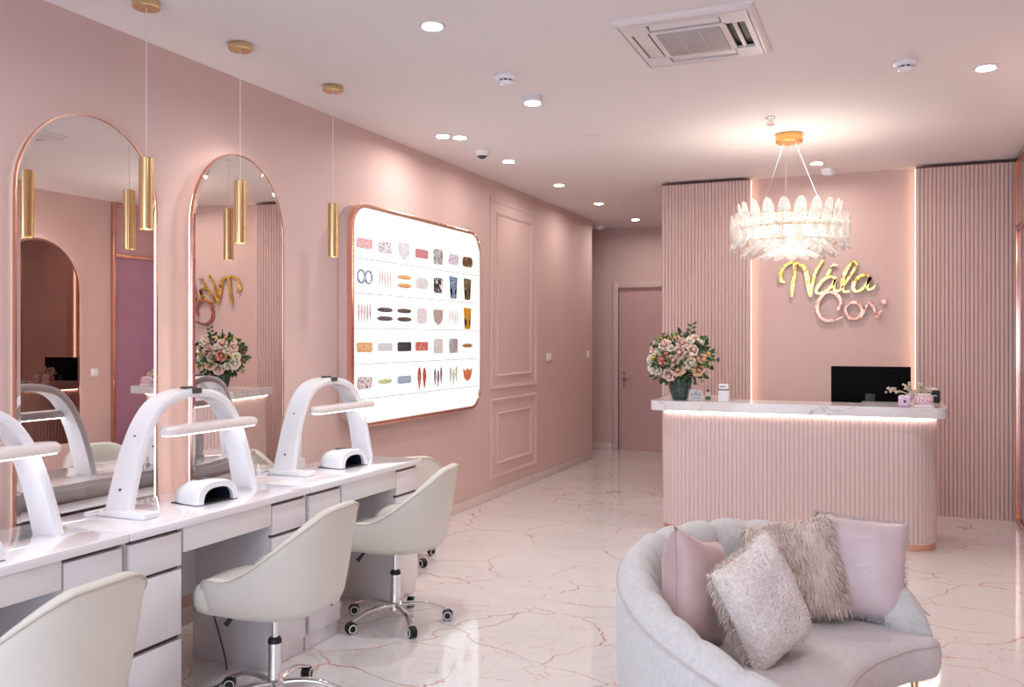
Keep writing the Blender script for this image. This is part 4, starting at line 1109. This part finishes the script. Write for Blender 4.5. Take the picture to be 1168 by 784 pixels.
for ch_ in c.children:   # the farthest chair is wound down lower on its gas column
    if ch_.name.split('.')[0] in ('tub_shell', 'seat_pan', 'seat_cushion', 'swivel_plate', 'piston', 'height_lever', 'tilt_knob'): ch_.location.z -= .10

# ---------------------------------------------------------------- sofa
SC = Vector((-.31, 3.17, 0))
def lerp_tab(tab, x):
    for (a, va), (c, vc) in zip(tab, tab[1:]):
        if x <= c:
            f = smoothstep((x - a) / (c - a)) if False else (x - a) / (c - a)
            return va + (vc - va) * min(max(f, 0), 1)
    return tab[-1][1]
def sm_tab(tab, x):   # averaged for smoothness
    return sum(lerp_tab(tab, x + d) for d in (-14, -7, 0, 7, 14)) / 5
RT = [(36, .585), (60, .60), (85, .63), (112, .655), (160, .60), (204, .575), (240, .62), (270, .69), (292, .78)]
HT = [(36, .46), (50, .56), (75, .66), (112, .71), (160, .70), (204, .66), (240, .59), (270, .50), (292, .42)]
P0, P1 = 36, 290
front = [(.148, 3.522), (.178, 3.485), (.150, 3.425), (.07, 3.345), (-.045, 3.14), (-.10, 2.92), (-.10, 2.70), (-.05, 2.53), (.0, 2.45)]
t = thing('curved_sofa', 'small curved cream sofa with channelled back, at the lower right', 'sofa', (SC.x, SC.y, 0))
ZB = .245
b = B(); loops = []
NS = 128
for i in range(NS + 1):
    ph = P0 + (P1 - P0) * i / NS; a = math.radians(ph); R = sm_tab(RT, ph); Hh = sm_tab(HT, ph)
    e = min(1, min(ph - P0, P1 - ph) / 12); e = math.sqrt(max(0, 1 - (1 - e) ** 2))   # rounded tips
    T = .125 * (.25 + .75 * e); Hh = .37 + (Hh - .37) * (.35 + .65 * e)
    chn = abs(math.sin(PI * (ph - P0) / 15.2)) ** .5
    bl = .030 * (chn - .6) * e
    prof = [(0.012, ZB), (.0, ZB + .02), (-.006, .33), (-.006, max(.34, Hh - .10)), (0, Hh - .055), (.018 + 0, Hh - .02 + bl * .2), (.045, Hh - .002 + bl * .6), (.075, Hh + bl * .7), (T * .84, Hh - .018 + bl * .7), (T + bl, Hh - .055), (T + .012 + bl, Hh - .11 if Hh > .52 else Hh - .07), (T + .006 + bl, min(.44, Hh - .1)), (T - .005, min(.37, Hh - .11)), (T - .02, .30)]
    c0 = T / 2; prof = [((o - c0) * (.4 + .6 * e) + c0, z) for o, z in prof]
    loops.append([(SC.x + (R - o) * math.cos(a), SC.y + (R - o) * math.sin(a), z) for o, z in prof])
loft(b, loops); bk = obj('backrest', b, 'boucle', t, True, smooth=75)
b = B(); pp = []
for i in range(NS + 1):
    ph = P0 + 4 + (P1 - P0 - 8) * i / NS; a = math.radians(ph); R = sm_tab(RT, ph) + .003; Hh = sm_tab(HT, ph)
    pp.append((SC.x + R * math.cos(a), SC.y + R * math.sin(a), Hh - .062))
tube(b, pp, .0035, 6); obj('piping', b, 'boucle_pipe', bk, True)
# seat body
arc = []
for i in range(61):
    ph = P0 + 3 + (P1 - P0 - 6) * i / 60; a = math.radians(ph); R = sm_tab(RT, ph) - .035
    arc.append((SC.x + R * math.cos(a), SC.y + R * math.sin(a)))
fr_ = [(p.x, p.y) for p in cat([(x, y, 0) for x, y in front], 7)]
outl = arc + fr_[::-1]
def lay(d, z):
    return [(p[0], p[1], z) for p in offset_poly(outl, -d)]
SX, SY = -.33, 3.08
area = sum(outl[i - 1][0] * outl[i][1] - outl[i][0] * outl[i - 1][1] for i in range(len(outl)))
if area < 0: outl = outl[::-1]
b = B(); loft(b, [[(SX + (x - SX) * f, SY + (y - SY) * f, ZB - .005) for x, y, _ in lay(.035, 0)] for f in (.02, .3, .7)] + [lay(.035, ZB - .005), lay(.008, ZB + .01), lay(0, ZB + .04), lay(-.004, .32), lay(-.001, .352), lay(.010, .374), lay(.028, .387)] + [[(SX + (x - SX) * f, SY + (y - SY) * f, z) for x, y, _ in lay(.035, 0)] for f, z in ((.93, .393), (.8, .398), (.5, .402), (.2, .403), (.02, .403))]); obj('seat', b, 'boucle_seat', t, True, smooth=60)
b = B(); fp = [(x, y) for x, y, _ in lay(.004, 0)][61 + 3:-4]
tube(b, [(x, y, .366) for x, y in fp], .0035, 6); obj('seat_piping', b, 'boucle_pipe', t, True)
for i, (x, y, dx, dy_) in enumerate(((.09, 3.46, .015, -.03), (-.62, 3.48, -.03, .03), (-.66, 2.80, -.03, -.02), (-.10, 2.60, .02, -.02))):
    b = B(); tube(b, [(x, y, ZB + .01), (x + dx, y + dy_, .0)], [.014, .008], 14)
    lg = obj('leg', b, 'gold', t, True, label='slim gold leg')

# cushions -------------------------------------------------------------
def cushion_pts(a, h, T, n=22, pinch=.10):
    top, bot = [], []
    for i in range(n + 1):
        for j in range(n + 1):
            s = -math.cos(PI * i / n) if False else (2 * i / n - 1); q = 2 * j / n - 1
            x = a * s * (1 - pinch * (1 - q * q) * abs(s)); z = h * q * (1 - pinch * (1 - s * s) * abs(q))
            th = T * (max(0, (1 - s ** 4) * (1 - q ** 4))) ** .55
            top.append((x, -th, z)); bot.append((x, th, z))
    return top, bot, n
def cushion_bm(a, h, T, wr=0, pinch=.10, seed=0):
    rnd = random.Random(seed)
    f, k, n = cushion_pts(a, h, T, 26, pinch); b = B()
    ph = [rnd.uniform(0, 6) for _ in range(6)]
    def jig(p, sgn):
        x, y, z = p
        if abs(y) > 1e-5 and wr:
            y += sgn * wr * (math.sin(x * 38 + ph[0] + z * 14) * .5 + math.sin(z * 46 + ph[1] - x * 20) * .5) * min(1, abs(y) / (T * .5))
        return (x, y, z)
    F = [b.verts.new(jig(p, 1)) for p in f]
    K_ = []
    for idx, p in enumerate(k):
        i, j = divmod(idx, n + 1)
        K_.append(F[idx] if i in (0, n) or j in (0, n) else b.verts.new(jig(p, -1)))
    g = lambda L, i, j: L[i * (n + 1) + j]
    for i in range(n):
        for j in range(n):
            b.faces.new((g(F, i, j), g(F, i + 1, j), g(F, i + 1, j + 1), g(F, i, j + 1)))
            q = [g(K_, i, j), g(K_, i, j + 1), g(K_, i + 1, j + 1), g(K_, i + 1, j)]
            b.faces.new(q)
    return b
def orient(o, yaw, tilt, roll=0):
    """yaw: direction (deg) that the front (-y) turns from -y; tilt leans the top back"""
    o.rotation_euler = (Matrix.Rotation(math.radians(yaw), 3, 'Z') @ Matrix.Rotation(math.radians(-tilt), 3, 'X') @ Matrix.Rotation(math.radians(roll), 3, 'Y')).to_euler()
def strands(bm_src, n, ln, wid, droop, curl=.3, seed=1, keep=lambda p, nn: True):
    rnd = random.Random(seed); bm_src.faces.ensure_lookup_table(); bm_src.normal_update(); fs = [f for f in bm_src.faces if keep(f.calc_center_median(), f.normal)]
    ar = [f.calc_area() for f in fs]; fs = rnd.choices(fs, ar, k=n); b = B()
    for f in fs:
        v = [x.co for x in f.verts]; u1, u2 = rnd.random(), rnd.random()
        p = v[0].lerp(v[1], u1).lerp(v[-1].lerp(v[-2], u1), u2); nn = f.normal
        L = ln * rnd.uniform(.6, 1.25)
        dirn = (nn + Vector((rnd.gauss(0, curl) + .5 * math.sin(p.z * 30 + p.x * 13), rnd.gauss(0, curl) * .5, rnd.gauss(0, curl) - droop + .5 * math.sin(p.x * 34 + 2)))).normalized()
        s = dirn.cross(nn + Vector((.01, .02, .03))); s = s.normalized() if s.length > 1e-4 else Vector((1, 0, 0))
        prev = None
        for q in range(4):
            f_ = q / 3; c = p + dirn * L * f_ * (1 - .25 * f_) + Vector((0, 0, -droop * L * .55 * f_ * f_)) - nn * L * .15 * f_ * f_
            w_ = wid * (1 - f_) + .0002
            cur = (b.verts.new(c - s * w_), b.verts.new(c + s * w_))
            if prev: b.faces.new((prev[0], prev[1], cur[1], cur[0]))
            prev = cur
    return b
# mauve satin, edge-on at the left
o = solo('throw_pillow', cushion_bm(.165, .195, .085, .0035, .12, 1), 'satin', 'plain mauve satin pillow at the left end of the sofa', 'pillow', (-.600, 3.03, .585), group='pillows on the sofa', smooth=80)
orient(o, 76, 8, 18)
b = B(); pr = []
for k in range(64):
    a = k / 64 * 4; s = a % 1 * 2 - 1
    q = [(s, -1), (1, s), (-s, 1), (-1, -s)][int(a)]
    x, z = q; pr.append((.165 * x * (1 - .12 * (1 - z * z) * abs(x)), 0, .195 * z * (1 - .12 * (1 - x * x) * abs(z))))
tube(b, pr, .003, 6, closed=True); obj('seam', b, 'satin', o)
# shearling pillow
o = solo('throw_pillow', cushion_bm(.150, .180, .080, .004, .06, 2), 'sherpa', 'cream fleece pillow leaning in the middle of the sofa, fur trimmed', 'pillow', (-.375, 2.98, .585), group='pillows on the sofa', smooth=80)
orient(o, 54, 14, -20)
src = cushion_bm(.150, .180, .080, .004, .06, 2)
f = strands(src, 14000, .007, .0022, .1, .9, 5, lambda p, nn: nn.y < .3); obj('fleece_pile', f, 'sherpa', o)['kind'] = 'stuff'
f = strands(src, 4200, .050, .0016, .5, .4, 6, lambda p, nn: nn.y > .0 ); src.free(); obj('fur_back', f, 'fur', o, label='long pinkish fur on the back face')['kind'] = 'stuff'
# fur pillow
o = solo('throw_pillow', cushion_bm(.165, .165, .07, 0, .05, 3), 'furbase', 'shaggy pink beige fur pillow against the sofa back', 'pillow', (-.325, 3.50, .59), group='pillows on the sofa', smooth=80)
orient(o, 4, 18, -12)
src = cushion_bm(.165, .165, .07, 0, .05, 3)
f = strands(src, 13000, .052, .0021, .75, .35, 8); src.free(); obj('fur', f, 'fur', o)['kind'] = 'stuff'
# lilac satin pillow with fringe and sequins
o = solo('throw_pillow', cushion_bm(.165, .185, .065, .003, .05, 4), 'satin2', 'lilac satin pillow with fringed edge and sequin lettering, at the right end', 'pillow', (-.095, 3.57, .59), group='pillows on the sofa', smooth=80)
orient(o, 2, 14, 3)
b = B(); rnd = random.Random(3)
for k in range(900):
    a = rnd.random() * 4; s = a % 1 * 2 - 1; x, z = [(s, -1), (1, s), (-s, 1), (-1, -s)][int(a)]
    p = Vector((.165 * x * (1 - .05 * (1 - z * z)), rnd.gauss(0, .004), .185 * z * (1 - .05 * (1 - x * x))))
    d = Vector((x, rnd.gauss(0, .5), z)).normalized() + Vector((rnd.gauss(0, .4), rnd.gauss(0, .4), rnd.gauss(0, .4)))
    e = p + d * rnd.uniform(.006, .014); s_ = Vector((.0012, 0, .0012))
    V = [b.verts.new(v) for v in (p - s_, p + s_, e + s_ * .6, e - s_ * .6)]; b.faces.new(V)
obj('fringe', b, 'boucle_pipe', o)['kind'] = 'stuff'
b = B()
def seq(pts):
    for (x0, z0), (x1, z1) in zip(pts, pts[1:]):
        n = max(1, int(math.hypot(x1 - x0, z1 - z0) / .006))
        for i in range(n):
            x = x0 + (x1 - x0) * i / n + rnd.uniform(-.001, .001); z = z0 + (z1 - z0) * i / n
            y = -.065 * (max(0, (1 - (x / .165) ** 4) * (1 - (z / .185) ** 4))) ** .55 - .0035
            bmesh.ops.create_icosphere(b, subdivisions=1, radius=.0026, matrix=Matrix.Translation((x, y, z)))
seq([(-.065, .02), (-.035, .022), (-.033, -.01), (-.035, .022)]); seq([(-.005, .035), (-.008, -.03)]); seq([(-.02, .0), (.035, .01)]); seq([(.03, .04), (.032, -.03)]); seq([(.0, -.025), (.05, -.02)]); seq([(.0, -.09), (.03, -.10)]); seq([(.05, .12), (.06, .11)])
obj('sequin_lettering', b, 'sequin', o)

# ---------------------------------------------------------------- light, world, camera
w = bpy.data.worlds.new('daylight'); bpy.context.scene.world = w; w.use_nodes = True
bg = w.node_tree.nodes['Background']; bg.inputs['Color'].default_value = (.80, .87, 1, 1); bg.inputs['Strength'].default_value = 1.6
# daylight falling through the shop window
li = bpy.data.lights.new('window_daylight', 'AREA'); li.shape = 'RECTANGLE'; li.size = 3.4; li.size_y = 2.5; li.energy = 145; li.color = (.70, .83, 1)
lo = bpy.data.objects.new('window_daylight', li); C.objects.link(lo); lo.location = (-1.15, YF - .3, 1.4); lo.rotation_euler = (math.radians(90), 0, 0)
# glow inside the chandelier
li = bpy.data.lights.new('chandelier_glow', 'POINT'); li.energy = 38; li.color = (1, .87, .75); li.shadow_soft_size = .3
lo = bpy.data.objects.new('chandelier_glow', li); C.objects.link(lo); lo.location = (CX, CY, CZ)

cam = bpy.data.cameras.new('camera'); co = bpy.data.objects.new('camera', cam); C.objects.link(co)
cam.sensor_fit = 'HORIZONTAL'; cam.sensor_width = 36; cam.lens = 36 * 1009 / 1168; cam.shift_y = -6 / 1168; cam.clip_start = .05
co.location = (0, 0, 1.45); co.rotation_euler = (math.radians(90), 0, math.radians(22.94))
sc = bpy.context.scene; sc.camera = co
sc.view_settings.view_transform = 'Standard'; sc.view_settings.look = 'None'; sc.view_settings.gamma = 1
sc.view_settings.use_curve_mapping = False; sc.view_settings.exposure = -.14
sc.cycles.max_bounces = 10; sc.cycles.diffuse_bounces = 4; sc.cycles.glossy_bounces = 5; sc.cycles.transparent_max_bounces = 16
sc.cycles.caustics_reflective = False; sc.cycles.caustics_refractive = False; sc.cycles.sample_clamp_indirect = 4
